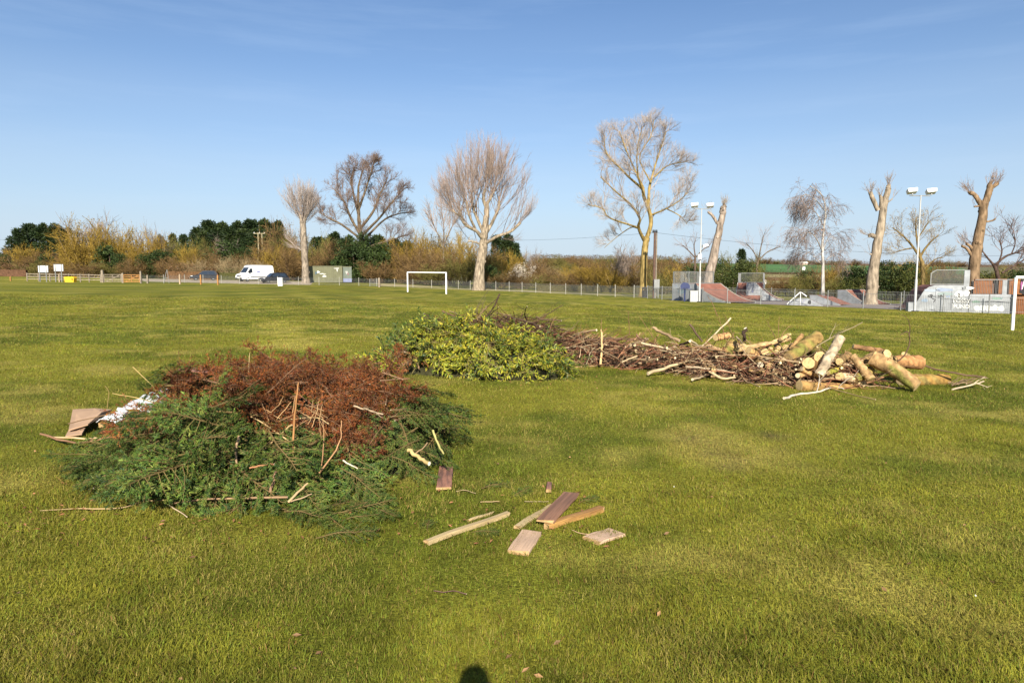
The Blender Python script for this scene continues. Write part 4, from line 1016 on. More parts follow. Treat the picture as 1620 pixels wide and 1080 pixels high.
pstick([(1439, 540, 11.6), (1439, 515, 11.6), (1434, 502, 11.6), (1426, 498, 11.6)], 1.2, .8, (.11, .07, .045), 'thin dark whip rising over the right logs', cat='vine', name='vine')
pstick([(1178, 540, 12.0), (1176, 530, 12.0), (1179, 519, 12.0)], 5, 5.5, (.06, .04, .03), 'dark upright stub with white sawn top on the ridge', cat='log', name='log', capcol=(.75, .66, .5))
for k, (x0, y0, x1, y1, x2, y2) in enumerate([(1045, 560, 1040, 545, 1012, 500), (1165, 545, 1155, 520, 1147, 498), (1150, 540, 1143, 520, 1137, 500), (1231, 560, 1230, 545, 1233, 500), (1232, 545, 1222, 525, 1212, 505), (1233, 540, 1240, 525, 1250, 515), (921, 535, 918, 520, 920, 511), (952, 525, 951, 512, 952, 505), (996, 530, 995, 510, 994, 492), (1135, 500, 1127, 480, 1120, 470), (870, 520, 876, 505, 880, 500)]):
    pstick([(x0, y0, 12.6), (x1, y1, 12.6), (x2, y2, 12.6)], 1.2, .5, (.22, .12, .07), 'thin upright whip standing out of the brushwood', group='whips standing out of the brushwood', forks=1)
# sticks on top of the laurel heap
pstick([(755, 505, 14.2), (762, 495, 14.2), (769, 484, 14.2)], 4, 4, (.14, .10, .05), 'stout short stub standing on top of the laurel heap')
for a in [(748, 500, 758, 480, 772, 460), (752, 502, 757, 485, 764, 478), (758, 502, 762, 488, 768, 470)]:
    pstick([(a[0], a[1], 14.2), (a[2], a[3], 14.2), (a[4], a[5], 14.2)], 1.3, .8, (.10, .08, .05), 'thin dark shoot standing on top of the laurel heap', group='shoots on top of the laurel heap')
pstick([(700, 492, 14.4), (718, 500, 14.2), (730, 508, 14.0)], 3, 2.2, (.20, .12, .07), 'brown twiggy branch at the upper left of the laurel heap', cat='branch', name='cut_branch', forks=3)
pstick([(848, 501, 14.6), (860, 505, 14.5), (888, 507, 14.4)], 2.6, 2.6, (.12, .08, .05), 'bent dark rod with pale tip behind the laurel heap', name='rod', capcol=(.8, .72, .55))
pstick([(636, 516, 13.0), (650, 512, 13.1), (662, 510, 13.2)], 1.6, 1, (.14, .12, .05), 'leafy twig tip at the left shoulder of the laurel heap', forks=3)

# straw-coloured stems and sticks on the near heap
NS = [([(380, 655, 5.6), (378, 690, 5.45), (464, 720, 5.3)], None)]
def near(pts, w0, w1, col, label, **k): return pstick([(a, b, c - (.07 if 270 < a < 640 and b < 790 else 0)) for a, b, c in pts], w0, w1, col, label, **k)
near([(472, 605, 5.55), (468, 640, 5.5), (464, 690, 5.4), (465, 718, 5.35)], 1.8, 4.2, (.40, .20, .08), 'tall upright orange-brown stem at the front of the near heap', cat='stem', name='stem')
near([(384, 652, 5.7), (420, 672, 5.5), (463, 702, 5.4)], 2, 2.5, STRAWC, 'straw stem slanting across to the upright stem', cat='stem', name='stem')
near([(412, 716, 5.4), (440, 690, 5.5), (462, 672, 5.5)], 4.5, 3, (.42, .29, .14), 'pale split stem pointing up to the upright stem', cat='stem', name='stem')
near([(505, 748, 5.1), (530, 715, 5.2), (539, 690, 5.3), (540, 665, 5.4)], 3.2, 1.4, (.36, .20, .10), 'bowed brown stem in the middle of the near heap', cat='stem', name='stem')
near([(508, 740, 5.15), (512, 700, 5.3), (511, 660, 5.5)], 2, 1.2, (.33, .18, .09), 'thin straight brown stem beside the bowed stem', cat='stem', name='stem')
near([(456, 794, 4.85), (470, 780, 4.95), (487, 764, 5.0)], 4.5, 3.2, (.45, .31, .17), 'short pale broken stick at the front foot of the near heap')
near([(460, 793, 4.86), (475, 788, 4.9), (493, 781, 4.95)], 2.6, 2, (.42, .30, .18), 'second short pale stick beside the broken stick')
near([(268, 797, 4.9), (320, 790, 4.95), (370, 788, 5.0), (455, 786, 4.95)], 3, 4, (.25, .16, .09), 'long brown pole lying along the front foot of the near heap', name='pole')
near([(395, 740, 5.1), (415, 735, 5.1), (434, 734, 5.1)], 3, 4, (.33, .16, .08), 'short reddish stick in the green front of the near heap')
near([(428, 778, 5.0), (434, 758, 5.05), (438, 742, 5.1)], 5, 4, (.27, .16, .10), 'stubby brown stick standing in the green front of the near heap')
near([(375, 738, 5.15), (373, 715, 5.2), (378, 690, 5.3)], 3, 5, (.33, .22, .13), 'peeling brown stick upright in the left green branches')
near([(337, 745, 5.2), (345, 732, 5.25), (352, 722, 5.3)], 2.5, 2, (.48, .38, .24), 'short pale twig in the left green branches')
near([(646, 712, 5.75), (660, 722, 5.65), (679, 733, 5.55)], 7, 7, (.40, .30, .13), 'stout mossy stick with white sawn end at the right of the heap', capcol=(.8, .74, .6))
near([(685, 680, 5.75), (692, 700, 5.7), (702, 718, 5.65)], 4, 3, (.34, .31, .12), 'lichened stick at the right tip of the near heap')
near([(655, 718, 5.7), (670, 708, 5.75), (676, 700, 5.8)], 2.4, 2, (.32, .21, .12), 'small brown twig crossing the right end of the heap')
near([(560, 642, 5.75), (580, 648, 5.7), (606, 655, 5.65)], 3, 2.4, (.37, .28, .18), 'grey dead twig under the brown branches at right', forks=3)
near([(520, 670, 5.6), (500, 660, 5.65), (460, 663, 5.7)], 2.2, 1.6, (.44, .32, .16), 'horizontal straw stem under the brown branches', cat='stem', name='stem')
near([(543, 728, 5.3), (555, 735, 5.25), (566, 741, 5.2)], 3, 1.5, (.62, .55, .42), 'short white peeled stick in the dark middle of the heap')
near([(64, 812, 5.0), (120, 809, 5.0), (190, 808, 5.0), (230, 797, 5.05), (300, 790, 5.0)], 1.4, 2.6, (.46, .33, .17), 'long straw stem bending out over the grass at left', cat='stem', name='stem')
near([(182, 742, 5.35), (205, 764, 5.2), (235, 790, 5.0)], 2.6, 2, (.33, .20, .09), 'thin brown stem slanting down the left tongue of the heap', cat='stem', name='stem')
near([(148, 776, 5.35), (170, 773, 5.3), (208, 772, 5.3)], 4, 3, (.36, .24, .14), 'short pale-ended stick under the left tongue', capcol=(.7, .6, .45))
near([(263, 796, 4.95), (275, 808, 4.85), (296, 822, 4.75)], 2.2, 1.6, (.46, .36, .24), 'pale twig poking forward at the left front')
near([(210, 580, 7.0), (240, 610, 6.7), (268, 645, 6.4)], 1, 2, (.42, .30, .12), 'long straw stem arching up left of the brown branches', cat='stem', name='stem')
near([(178, 622, 6.8), (220, 630, 6.7), (262, 642, 6.5)], 1, 1.6, (.42, .30, .12), 'thin straw stem leaning over the white sheet', cat='stem', name='stem')
near([(170, 645, 6.9), (172, 620, 6.9), (166, 610, 6.9)], 1.4, .8, (.36, .26, .1), 'small upright straw stalk behind the cardboard', cat='stem', name='stem')
near([(120, 700, 6.55), (64, 686, 6.75), ][::-1] + [(190, 688, 6.6)], 3.5, 3, (.17, .095, .055), 'dark brown stick beside the cardboard at far left')
near([(75, 690, 6.7), (118, 693, 6.65), (160, 694, 6.6)], 3, 3, (.40, .27, .15), 'pale lath beside the cardboard at far left')
near([(108, 670, 6.95), (140, 662, 6.95), (175, 655, 6.95)], 1.8, 1.5, (.22, .14, .08), 'thin dark twig lying across the cardboard')
near([(395, 558, 6.6), (394, 575, 6.5), (393, 590, 6.4)], .8, 1.2, (.40, .28, .14), 'fine straw stalk standing above the brown branches', cat='stem', name='stem')
for q in range(30):
    px = rg.uniform(400, 520); py = rg.uniform(640, 700); a = rg.uniform(-1.2, 1.2); l = rg.uniform(18, 45)
    near([(px, py, 5.6), (px + l * .5 * math.sin(a), py - l * .5 * math.cos(a) * .7, 5.6), (px + l * math.sin(a), py - l * math.cos(a) * .7, 5.65)], 1.6, .9, (.36, .22, .11), 'fine dry stalk in the front of the brown branches', group='dry stalks in the brown branches', cat='stem', name='stem')
for q in range(46):
    px = rg.uniform(290, 640); py = rg.uniform(600, 690); Y = 6.3 - (py - 600) * .006; a = rg.uniform(-1.5, 1.5); l = rg.uniform(20, 50)
    near([(px, py, Y), (px + l * math.sin(a), py - l * math.cos(a) * .5, Y + .1)], 1.7, .9, (.25, .15, .09), 'bare brown twig poking from the dead branches', group='bare twigs in the dead branches', forks=2)
near([(722, 781, 5.5), (735, 779, 5.5), (752, 784, 5.45)], 1.4, 1.2, (.42, .32, .18), 'curved thin twig on the grass right of the reddish board')
near([(760, 798, 5.2), (790, 797, 5.2)], 1.6, 1.3, (.40, .28, .15), 'short thin twig on the grass above the split lath')
near([(830, 797, 5.2), (868, 797, 5.2)], 1.4, 1.1, (.43, .34, .2), 'straight thin twig on the grass left of the dark plank')
near([(905, 843, 4.72), (920, 848, 4.7), (935, 850, 4.68)], 1.2, 1.2, (.30, .2, .12), 'thin twig touching the short right board')
near([(686, 940, 3.78), (700, 942, 3.77), (718, 940, 3.78), (738, 945, 3.75)], 1.2, 1.6, (.17, .10, .08), 'small dark twig alone on the grass in the foreground')

# ------------------------------------------------------------------ logs
CUT = (.50, .36, .17)
def log(a, b, w0, w1, col, label, moss=None, bend=0.0, cut=CUT, capA=True, ragged=False):
    """a,b = (px,py,Y) ends; w in photo px"""
    A = wp(*a); B = wp(*b); n = 20
    t = np.linspace(0, 1, n)[:, None]
    C = A * (1 - t) + B * t
    side = nrm(np.cross(B - A, (0, 0, 1.0))); C = C + (np.sin(t * math.pi) * bend) * np.array((0, 0, 1.0)) + side * .0
    C[1:-1] += rng.normal(0, .004, (n - 2, 3))
    r = np.linspace(w0, w1, n) / 2 * a[2] / FPX * (1 + rng.normal(0, .018, n))
    base = C.mean(0)
    sides = 16
    g = Geo(); c1 = np.asarray(col) * np.array((.98, .84, .64))
    g.tubes(C - base, r, sides, None)
    V = g.V[0]; nn = .5 * noise2(V[:, 0] + V[:, 2] * 2 + A[0] * 7, V[:, 1] + V[:, 2], .07, 77) + .5 * noise2(V[:, 0] * 1.3 - V[:, 2], V[:, 1] + V[:, 2] + A[0] * 3, .022, 79)
    ax = nrm(B - A); cen = C - base
    ctr = np.repeat(cen, sides, axis=0)
    V2 = ctr + (V - ctr) * (1 + .28 * (nn - .5))[:, None]
    g.V[0] = V2
    cc = np.broadcast_to(c1, V2.shape) * (0.35 + 1.3 * nn)[:, None]
    if moss is not None:
        mm = sstep(.5, .75, noise2(V2[:, 0] + V2[:, 2], V2[:, 1], .13, 78))[:, None]
        cc = cc * (1 - mm) + np.asarray(moss) * mm
    g.C[0] = cc
    root = empty('log', base); obj('bark', g, M['log_bark'], root, smooth=True)
    tag(root, label, 'log', 'logs of the log pile')
    # sawn faces: rings as discs with a bark rim and a few growth steps
    for end, sgn in ((0, -1), (n - 1, 1)):
        ring = V2[end * sides:(end + 1) * sides]; ce = ring.mean(0)
        d = ax * sgn
        q = Geo()
        prof = [(1.0, 0.0), (.93, .004), (.90, .0045), (.6, .0055), (.3, .006), (.02, .0062)]
        VV = np.concatenate([ce + (ring - ce) * k * (1 if not ragged else (1 + rng.normal(0, .06, (sides, 1)))) + d * (h + (0 if not ragged else rng.normal(0, .02, (sides, 1)))) for k, h in prof])
        cf = np.concatenate([np.tile(np.asarray(cut) * f, (sides, 1)) for f in (.35, .75, 1.0, .92, .98, .8)]) * (1 + rng.normal(0, .05, (6 * sides, 1)))
        FF = [(i * sides + j, i * sides + (j + 1) % sides, (i + 1) * sides + (j + 1) % sides, (i + 1) * sides + j) for i in range(5) for j in range(sides)]
        FF2 = [f if sgn > 0 else f[::-1] for f in FF]
        q.add(VV, FF2, cf)
        obj('sawn_face', q, M['sawn'], root)
    return root
M['sawn'] = mat('sawn', attr=True, rough=0.85, var=.22, scale=18, detail=6, bump=.3, bscale=90, spec=.2)
TANB = (.24, .165, .085); GREYL = (.42, .38, .33); MOSS = (.17, .16, .04); BIRCH = (.36, .33, .295)
log((1264, 611, 11.2), (1352, 615, 11.6), 18, 16, (.30, .21, .10), 'long tan log lying at the very front of the pile')
log((1279, 574, 11.35), (1294, 584, 12.2), 19.5, 19, (.27, .18, .09), 'short thick log facing us with round pale end, lower of the pair')
log((1297, 565, 11.7), (1283, 553, 12.7), 18, 18, (.24, .19, .09), 'thick log with round pale end, upper of the pair', MOSS)
log((1295, 594, 11.35), (1330, 534, 11.75), 15, 15.5, BIRCH, 'silvery white log leaning upright in the middle of the pile')
log((1247, 568, 11.9), (1294, 532, 12.3), 22, 21, (.25, .19, .09), 'big mossy log pointing up to the right with sawn edge', MOSS)
log((1328, 595, 11.4), (1362, 606, 11.7), 13, 16, (.40, .34, .26), 'pale grey log lying behind the long front log', bend=.03)
log((1328, 572, 11.6), (1342, 562, 12.4), 12, 13, (.24, .18, .10), 'small log with round end right of the silvery log')
log((1349, 563, 11.7), (1378, 600, 11.4), 11, 14, (.35, .26, .16), 'slim log with knobbed end slanting down right')
log((1352, 600, 11.5), (1376, 586, 11.8), 15, 16, (.30, .22, .10), 'stubby mossy log beside the slim slanting log', MOSS)
log((1380, 566, 11.7), (1451, 611, 11.2), 26, 19, (.34, .25, .15), 'largest log sloping down to the right in front', MOSS, bend=.03)
log((1404, 560, 11.75), (1378, 570, 12.1), 15, 20, (.32, .24, .15), 'knobbly branch stub on top of the largest log')
log((1412, 572, 12.0), (1455, 573, 12.2), 19, 23, (.33, .20, .11), 'reddish log with torn end behind the largest log', ragged=True)
log((1425, 601, 12.0), (1497, 601, 12.3), 19, 20, (.25, .17, .065), 'brown log with pale sawn rim lying at the right end', (.2, .15, .05), cut=(.5, .38, .23))
log((1132, 534, 12.9), (1154, 530, 13.0), 11, 11, (.42, .28, .16), 'short pinkish log on the left ridge of the pile')
log((1158, 541, 12.5), (1152, 560, 12.4), 15, 14, (.34, .25, .13), 'stumpy upright block under the left ridge', MOSS)
log((1182, 556, 12.2), (1200, 568, 12.3), 19, 17, (.32, .23, .12), 'rough tan block in the left part of the pile')
log((1216, 579, 11.8), (1226, 570, 12.4), 11, 11, (.28, .2, .1), 'small log with pale end low in the left part')
log((1233, 573, 11.75), (1243, 566, 12.3), 8, 9, (.28, .2, .1), 'thinnest pale-ended log left of the big mossy log')
log((1203, 577, 11.8), (1196, 570, 12.4), 10, 10, (.36, .28, .16), 'grey-ended small log beside the rough tan block', cut=(.5, .42, .3))
log((1234, 537, 12.4), (1249, 529, 12.5), 6, 6, (.40, .33, .2), 'short pale stick-like log on the ridge')
log((1250, 552, 12.2), (1269, 530, 12.4), 5, 7, (.30, .21, .12), 'thin brown log leaning against the big mossy log')
log((1262, 594, 11.35), (1283, 590, 11.8), 8, 9, (.4, .3, .18), 'split pale log above the long front log', cut=(.52, .41, .25))
log((1268, 583, 11.4), (1288, 594, 11.6), 9, 9, (.45, .32, .18), 'half-round pale log leaning on the split one', cut=(.5, .38, .22))
log((1235, 592, 11.8), (1175, 546, 12.4), 6, 9, (.36, .29, .19), 'long slim grey log under the left twigs')
log((1168, 553, 12.3), (1250, 536, 12.6), 8, 7, (.38, .3, .19), 'long slim tan log along the ridge')
log((1310, 590, 11.5), (1335, 580, 11.9), 8, 9, (.30, .27, .06), 'slim yellow-green mossy log at the foot of the silvery log', (.25, .24, .04))
log((1140, 556, 12.6), (1120, 548, 12.9), 9, 9, (.36, .28, .19), 'grey stub at the left end of the logs')
log((1360, 575, 11.9), (1385, 560, 12.4), 12, 12, (.26, .2, .11), 'dull brown log behind the slim slanting log')
log((1430, 560, 12.2), (1438, 566, 12.9), 8, 10, (.35, .28, .18), 'small pale-ended log on top of the reddish log')
log((1210, 556, 12.1), (1240, 566, 12.3), 13, 12, (.3, .23, .12), 'mossy mid log in the left part of the pile', MOSS)
log((1185, 584, 11.95), (1225, 590, 11.9), 9, 9, (.33, .26, .15), 'low grey log at the left front of the pile')
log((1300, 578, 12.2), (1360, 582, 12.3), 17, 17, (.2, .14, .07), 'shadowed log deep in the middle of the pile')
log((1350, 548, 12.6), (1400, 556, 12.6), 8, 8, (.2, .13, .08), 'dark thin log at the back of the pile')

for q in range(20):
    px = rg.uniform(1128, 1300); py = rg.uniform(548, 590); Y = 12.1 + (588 - py) * .012; a_ = rg.uniform(-1, 1)
    w_ = rg.uniform(7, 13); tone = rg.uniform(.7, 1.15)
    log((px, py, Y), (px + 16 * a_, py - rg.uniform(-4, 8), Y + rg.uniform(.3, .8)), w_, w_ * rg.uniform(.85, 1.1), np.array((.40, .30, .17)) * tone, 'small short log with pale end mixed into the left part of the log pile', MOSS if q % 3 == 0 else None)['group'] = 'small logs in the left part of the pile'
for q in range(46):
    sx, sy, sh, sd = band(rg.uniform(.34, .95)); px = 810 + sx / sy * FPX
    x = sx + rg.normal(0, .2); y = sy - sd * rg.uniform(.35, .95); z = float(gz(x, y)) + sh * rg.uniform(.15, 1.0)
    d_ = nrm(np.array((rg.normal(0, .7), -.75, rg.normal(.1, .3)))); l_ = rg.uniform(.3, .7); r_ = rg.uniform(.013, .032)
    e_ = np.array((x, y, z)); b_ = e_ - d_ * l_; b_[2] = max(b_[2], float(gz(b_[0], b_[1])) + .02)
    stick([e_, (e_ + b_) / 2, b_], r_, r_ * .9, (.28, .2, .12), 'brown stick with pale sawn end towards us in the brushwood', 'stick', 'sawn sticks facing us in the brushwood', 'sawn_stick', sides=8, capcol=(.50, .40, .24))

# ------------------------------------------------------------------ boards on the grass
M['board_pale'] = mat('board_pale', (.48, .33, .225), rough=.75, var=.16, scale=5, detail=5, stretch=(.25, 6, 6), bump=.15, col2=(0.42, 0.285, 0.19))
M['board_lath'] = mat('board_lath', (.42, .32, .17), rough=.75, var=.2, scale=5, detail=5, stretch=(.3, 6, 6), bump=.2, col2=(0.34, 0.25, 0.125))
M['board_brown'] = mat('board_brown', (.25, .13, .08), rough=.75, var=.2, scale=5, detail=5, stretch=(.25, 7, 7), bump=.25, col2=(0.16, 0.085, 0.055))
M['board_orange'] = mat('board_orange', (.36, .20, .062), rough=.75, var=.2, scale=5, detail=5, stretch=(.25, 7, 7), bump=.25, col2=(0.2, 0.1, 0.035))
M['board_red'] = mat('board_red', (.29, .14, .095), rough=.75, var=.3, scale=7, detail=5, stretch=(.5, 4, 4), bump=.25, col2=(0.13, 0.07, 0.055))
M['endgrain'] = mat('endgrain', (.34, .22, .10), rough=.85, var=.25, scale=20)
def board(a, b, w, th, m, label, lift=0.004, end_lift=None, chips=0.009, name='board', segs=8, endmat=True):
    """a,b = photo pixels of the two ends of the centre line; w,th in metres"""
    A = G(*a); B = G(*b); A[2] += lift + th / 2; B[2] += (end_lift if end_lift is not None else lift) + th / 2
    c = (A + B) / 2; d = B - A; L = np.linalg.norm(d)
    g = Geo(); prof = []
    bev = min(.004, th * .25)
    hw, hh = w / 2, th / 2
    sec = [(-hw + bev, -hh), (hw - bev, -hh), (hw, -hh + bev), (hw, hh - bev), (hw - bev, hh), (-hw + bev, hh), (-hw, hh - bev), (-hw, -hh + bev)]
    xs = np.linspace(-L / 2, L / 2, segs + 1)
    V = []
    for i, x in enumerate(xs):
        for k, (u, v) in enumerate(sec):
            e = chips * rng.normal() if i in (0, segs) else 0
            V.append((x + e, u + rng.normal(0, chips * .15), v + .004 * math.sin(i * .7)))
    n = 8
    F = [(i * n + j, (i + 1) * n + j, (i + 1) * n + (j + 1) % n, i * n + (j + 1) % n) for i in range(segs) for j in range(n)]
    g.add(V, [f[::-1] for f in F]); g.add(np.array(V[:n]), [tuple(range(n))[::-1]], mat=1); g.add(np.array(V[-n:]), [tuple(range(n))], mat=1)
    o = obj(name, g, [M[m], M['endgrain'] if endmat else M[m]])
    mm = basis(d, (0, 0, 1)).to_4x4(); mm.translation = Vector(c); o.matrix_world = mm
    tag(o, label, 'board')
    return o
board((676, 862), (803, 816), .045, .03, 'board_lath', 'long pale split lath lying nearest the near heap', name='lath', chips=.012)
board((741, 826), (779, 813), .02, .018, 'board_lath', 'thin split lath lying behind the long pale lath', name='lath')
board((818, 837), (874, 801), .055, .02, 'board_lath', 'narrow weathered batten left of the dark brown plank', name='batten')
board((863, 836), (904, 790), .13, .02, 'board_brown', 'dark brown plank lying on top of the orange batten', lift=.045, name='plank')
board((866, 838), (950, 809), .06, .04, 'board_orange', 'orange-brown batten sticking out under the dark plank', lift=.004, name='batten')
board((820, 877), (840, 846), .145, .024, 'board_pale', 'short pale rectangular board nearest the camera', lift=.002)
board((937, 857), (976, 843), .15, .022, 'board_pale', 'short pinkish board at the right of the scattered boards', lift=.0)
board((702, 778), (706, 742), .125, .018, 'board_red', 'weathered reddish board beside the right end of the heap', lift=.02)
board((868, 783), (869, 770), .04, .03, 'board_red', 'small red-brown offcut standing apart behind the dark plank', lift=.02, name='offcut')
board((300, 588), (330, 590), .14, .02, 'board_red', 'pinkish offcut stuck in the top left of the brown branches', lift=.0, name='offcut').location = Vector(at(315, 586, 6.55))

# cardboard, white sheet and timber at the left of the near heap
M['card'] = mat('card', (.36, .235, .15), rough=.9, var=.12, scale=4)
M['sheet'] = mat('sheet', (.55, .56, .58), rough=.4, var=.12, scale=5, bump=.3, bscale=8)
def flap(name, pts, th, m, label, cat):
    P = np.array(pts); b = P.mean(0); P = P - b
    nr = nrm(np.cross(P[1] - P[0], P[2] - P[0])); n = len(P)
    g = Geo(); g.add(np.concatenate([P, P - nr * th]), [tuple(range(n)), tuple(range(2 * n - 1, n - 1, -1))] + [(i, n + i, n + (i + 1) % n, (i + 1) % n) for i in range(n)])
    o = obj(name, g, M[m], loc=b); tag(o, label, cat); return o
def gp(px, py, dz): p = G(px, py); p[2] += dz; return p
flap('cardboard', [gp(109, 689, .05), gp(116, 662, .10), gp(150, 660, .10), gp(178, 668, .14), gp(162, 676, .16), gp(140, 687, .10)], .012, 'card', 'flattened pinkish brown cardboard at the left of the near heap', 'cardboard')
flap('cardboard', [gp(104, 694, .02), gp(112, 681, .03), gp(136, 686, .06), (gp(130, 692, .03))], .012, 'card', 'small torn cardboard flap under the flattened cardboard', 'cardboard')
def crumple(name, a, b, w, label, seed, amp=.035):
    rg = np.random.default_rng(seed); A = gp(*a); B = gp(*b); nx, ny = 22, 9
    d = B - A; s = nrm(np.cross(d, (0, 0, 1.0)))
    V = []
    for i in range(nx):
        for j in range(ny):
            t = i / (nx - 1); u = j / (ny - 1) - .5
            V.append(A + d * t + s * u * w * (.7 + .5 * math.sin(t * 3 + 1)) + np.array((0, 0, amp * 2 * math.cos(u * 3) + rg.normal(0, amp * .5))))
    V = np.array(V); b0 = V.mean(0)
    F = [(i * ny + j, (i + 1) * ny + j, (i + 1) * ny + j + 1, i * ny + j + 1) for i in range(nx - 1) for j in range(ny - 1)]
    o = obj(name, Geo().add(V - b0, F), M['sheet'], smooth=True, loc=b0)
    so = o.modifiers.new('t', 'SOLIDIFY'); so.thickness = .004
    tag(o, label, 'plastic sheet')
crumple('plastic_sheet', (212, 674, .16), (266, 654, .30), .34, 'bright white crumpled sheet against the near heap', 3, .022)
crumple('plastic_sheet', (168, 682, .09), (200, 672, .15), .22, 'small white crumpled sheet beside the cardboard', 4, .018)
board((180, 668), (250, 658), .05, .03, 'board_lath', 'yellowish timber behind the white sheet', lift=.06, name='timber')
board((232, 655), (262, 662), .09, .03, 'board_red', 'brown timber end leaning behind the white sheet', lift=.14, name='timber')
board((215, 684), (262, 674), .16, .02, 'board_red', 'pinkish board under the white sheet', lift=.03, name='board')
board((160, 682), (174, 678), .07, .05, 'board_orange', 'orange block between cardboard and white sheet', lift=.04, name='block')

# daisies and single dead leaves in the turf
n = 24; dd_ = 3.5 * (26 / 2.3) ** rg.random(n); xx_ = (rg.random(n) - .5) * 1.6 * dd_
g = Geo(); tt_ = np.arange(7) / 7 * 2 * math.pi
k_ = noise2(xx_, dd_, 1.4, 91) > .52
for x, y in zip(xx_[k_], dd_[k_]):
    z = float(gz(x, y)) + .035; r_ = rg.uniform(.003, .005)
    g.add(np.c_[x + np.cos(tt_) * r_, y + np.sin(tt_) * r_ * .9, np.full(7, z) + .004 * np.sin(tt_)], [tuple(range(7))], (.62, .6, .52))
stuff(obj('daisies', g, M['leaf']), 'tiny white daisies scattered in the turf', 'flowers')
n = 130; dd_ = 2.3 * (30 / 2.3) ** rg.random(n); xx_ = (rg.random(n) - .5) * 1.6 * dd_
g = Geo(); pos = np.stack([xx_, dd_, gz(xx_, dd_) + .026], 1)
g.leaves(pos, rg.normal(size=(n, 3)) * np.array((1, 1, .3)), np.tile((0, 0, 1.0), (n, 1)) + rg.normal(0, .5, (n, 3)), .02 + .03 * rg.random(n), .02, vary((.26, .15, .07), n, .35))
stuff(obj('fallen_leaves', g, M['leaf']), 'single brown fallen leaves scattered over the turf', 'leaf litter')
# leaf crumbs strewn round the heaps
g = Geo(); n = 900
cx = np.concatenate([rg.uniform(-3.8, .6, 500), rg.uniform(-3, 6.5, 400)]); cyy = np.concatenate([rg.uniform(4.2, 5.6, 500), rg.uniform(10.2, 12.6, 400)])
keep = rg.random(n) < .25 + .75 * (noise2(cx, cyy, .5, 44) > .55); cx, cyy = cx[keep], cyy[keep]; n = len(cx)
pos = np.stack([cx, cyy, gz(cx, cyy) + .028], 1)
g.leaves(pos, rg.normal(size=(n, 3)) * np.array((1, 1, .25)), np.tile((0, 0, 1.0), (n, 1)) + rg.normal(0, .4, (n, 3)), .018 + .03 * rg.random(n), .016, vary((.28, .13, .06), n, .35))
stuff(obj('leaf_crumbs', g, M['leaf']), 'brown leaf crumbs and needles strewn on the grass round the heaps', 'leaf litter')

# ------------------------------------------------------------------ surfaces beyond the fence
M['gravel'] = mat('gravel', (.30, .25, .18), rough=.95, var=.3, scale=1.5, detail=8, bump=.6, bscale=20)
M['asphalt'] = mat('asphalt', (.20, .165, .15), rough=.95, var=.15, scale=1.2, detail=8)
M['drygrass'] = mat('drygrass', (.30, .25, .12), rough=1, var=.35, scale=1.1, detail=8, bump=.8, bscale=14)
M['crop'] = mat('crop', (.055, .13, .03), rough=.95, var=.2, scale=.02, detail=5)
M['stubble'] = mat('stubble', (.22, .20, .08), rough=.95, var=.2, scale=.03, detail=5)
sheet('car_park', [F2(230, 109), F2(490, 106), F2(500, 126), F2(200, 128)], .006, M['gravel'], 24)
sheet('verge', [F2(600, 107), F2(850, 88), F2(860, 97), F2(600, 118)], .005, M['drygrass'], 24)
sheet('track', [F2(850, 87), F2(1005, 78), F2(1005, 83), F2(850, 94)], .006, M['drygrass'], 16)
sheet('skate_park_surface', [F2(1060, 62.5), F2(1660, 45.2), F2(1560, 64), F2(1075, 77)], .006, M['asphalt'], 24)
def field(name, pts, m, dz): sheet(name, pts, dz, m, 30)
field('crop_field', [F2(1090, 560), F2(1560, 560), F2(1500, 1010), F2(1080, 1010)], M['crop'], .4)
field('stubble_field', [F2(1100, 250), F2(1460, 250), F2(1460, 545), F2(1100, 545)], M['stubble'], .3)

# far hedges, trees and houses on the hill
gtree = KIND['brown'][0]; gtree2 = KIND['olive'][0]
k_ = 0
for px, Y, hh, w in [(860, 700, 7, 26), (878, 720, 6, 20), (1020, 800, 7, 20), (1200, 1000, 8, 18), (1212, 990, 10, 22), (1228, 1000, 8, 16), (1242, 1010, 9, 18), (1256, 1000, 8, 20), (1268, 1000, 10, 22), (1282, 1010, 9, 18), (1296, 1000, 7, 16), (1330, 1000, 9, 20), (1352, 1000, 10, 22), (1312, 990, 8, 16), (1480, 1000, 10, 24), (1500, 980, 9, 22), (1520, 1000, 9, 20), (1610, 980, 8, 20), (900, 800, 7, 18), (925, 820, 6, 14)] + [(845 + i * 11.5, 560 + (i * 37) % 90, 6 + (i * 29) % 8, 14 + (i * 17) % 12) for i in range(20)]:
    p = foot(px, Y); rt = empty('hill_tree', p, k_ * 1.3); k_ += 1
    rt.scale = (w, w, hh)
    tag(rt, 'small distant tree on the far hill %s' % ('left of the tall lichened tree' if px < 1010 else ('behind the centre ramps' if px < 1310 else 'at the right')), 'tree', 'small distant trees on the far hill')
    obj('stem', (gtree if k_ % 2 else gtree2)[0], None, rt); obj('crown', (gtree if k_ % 2 else gtree2)[1], None, rt)
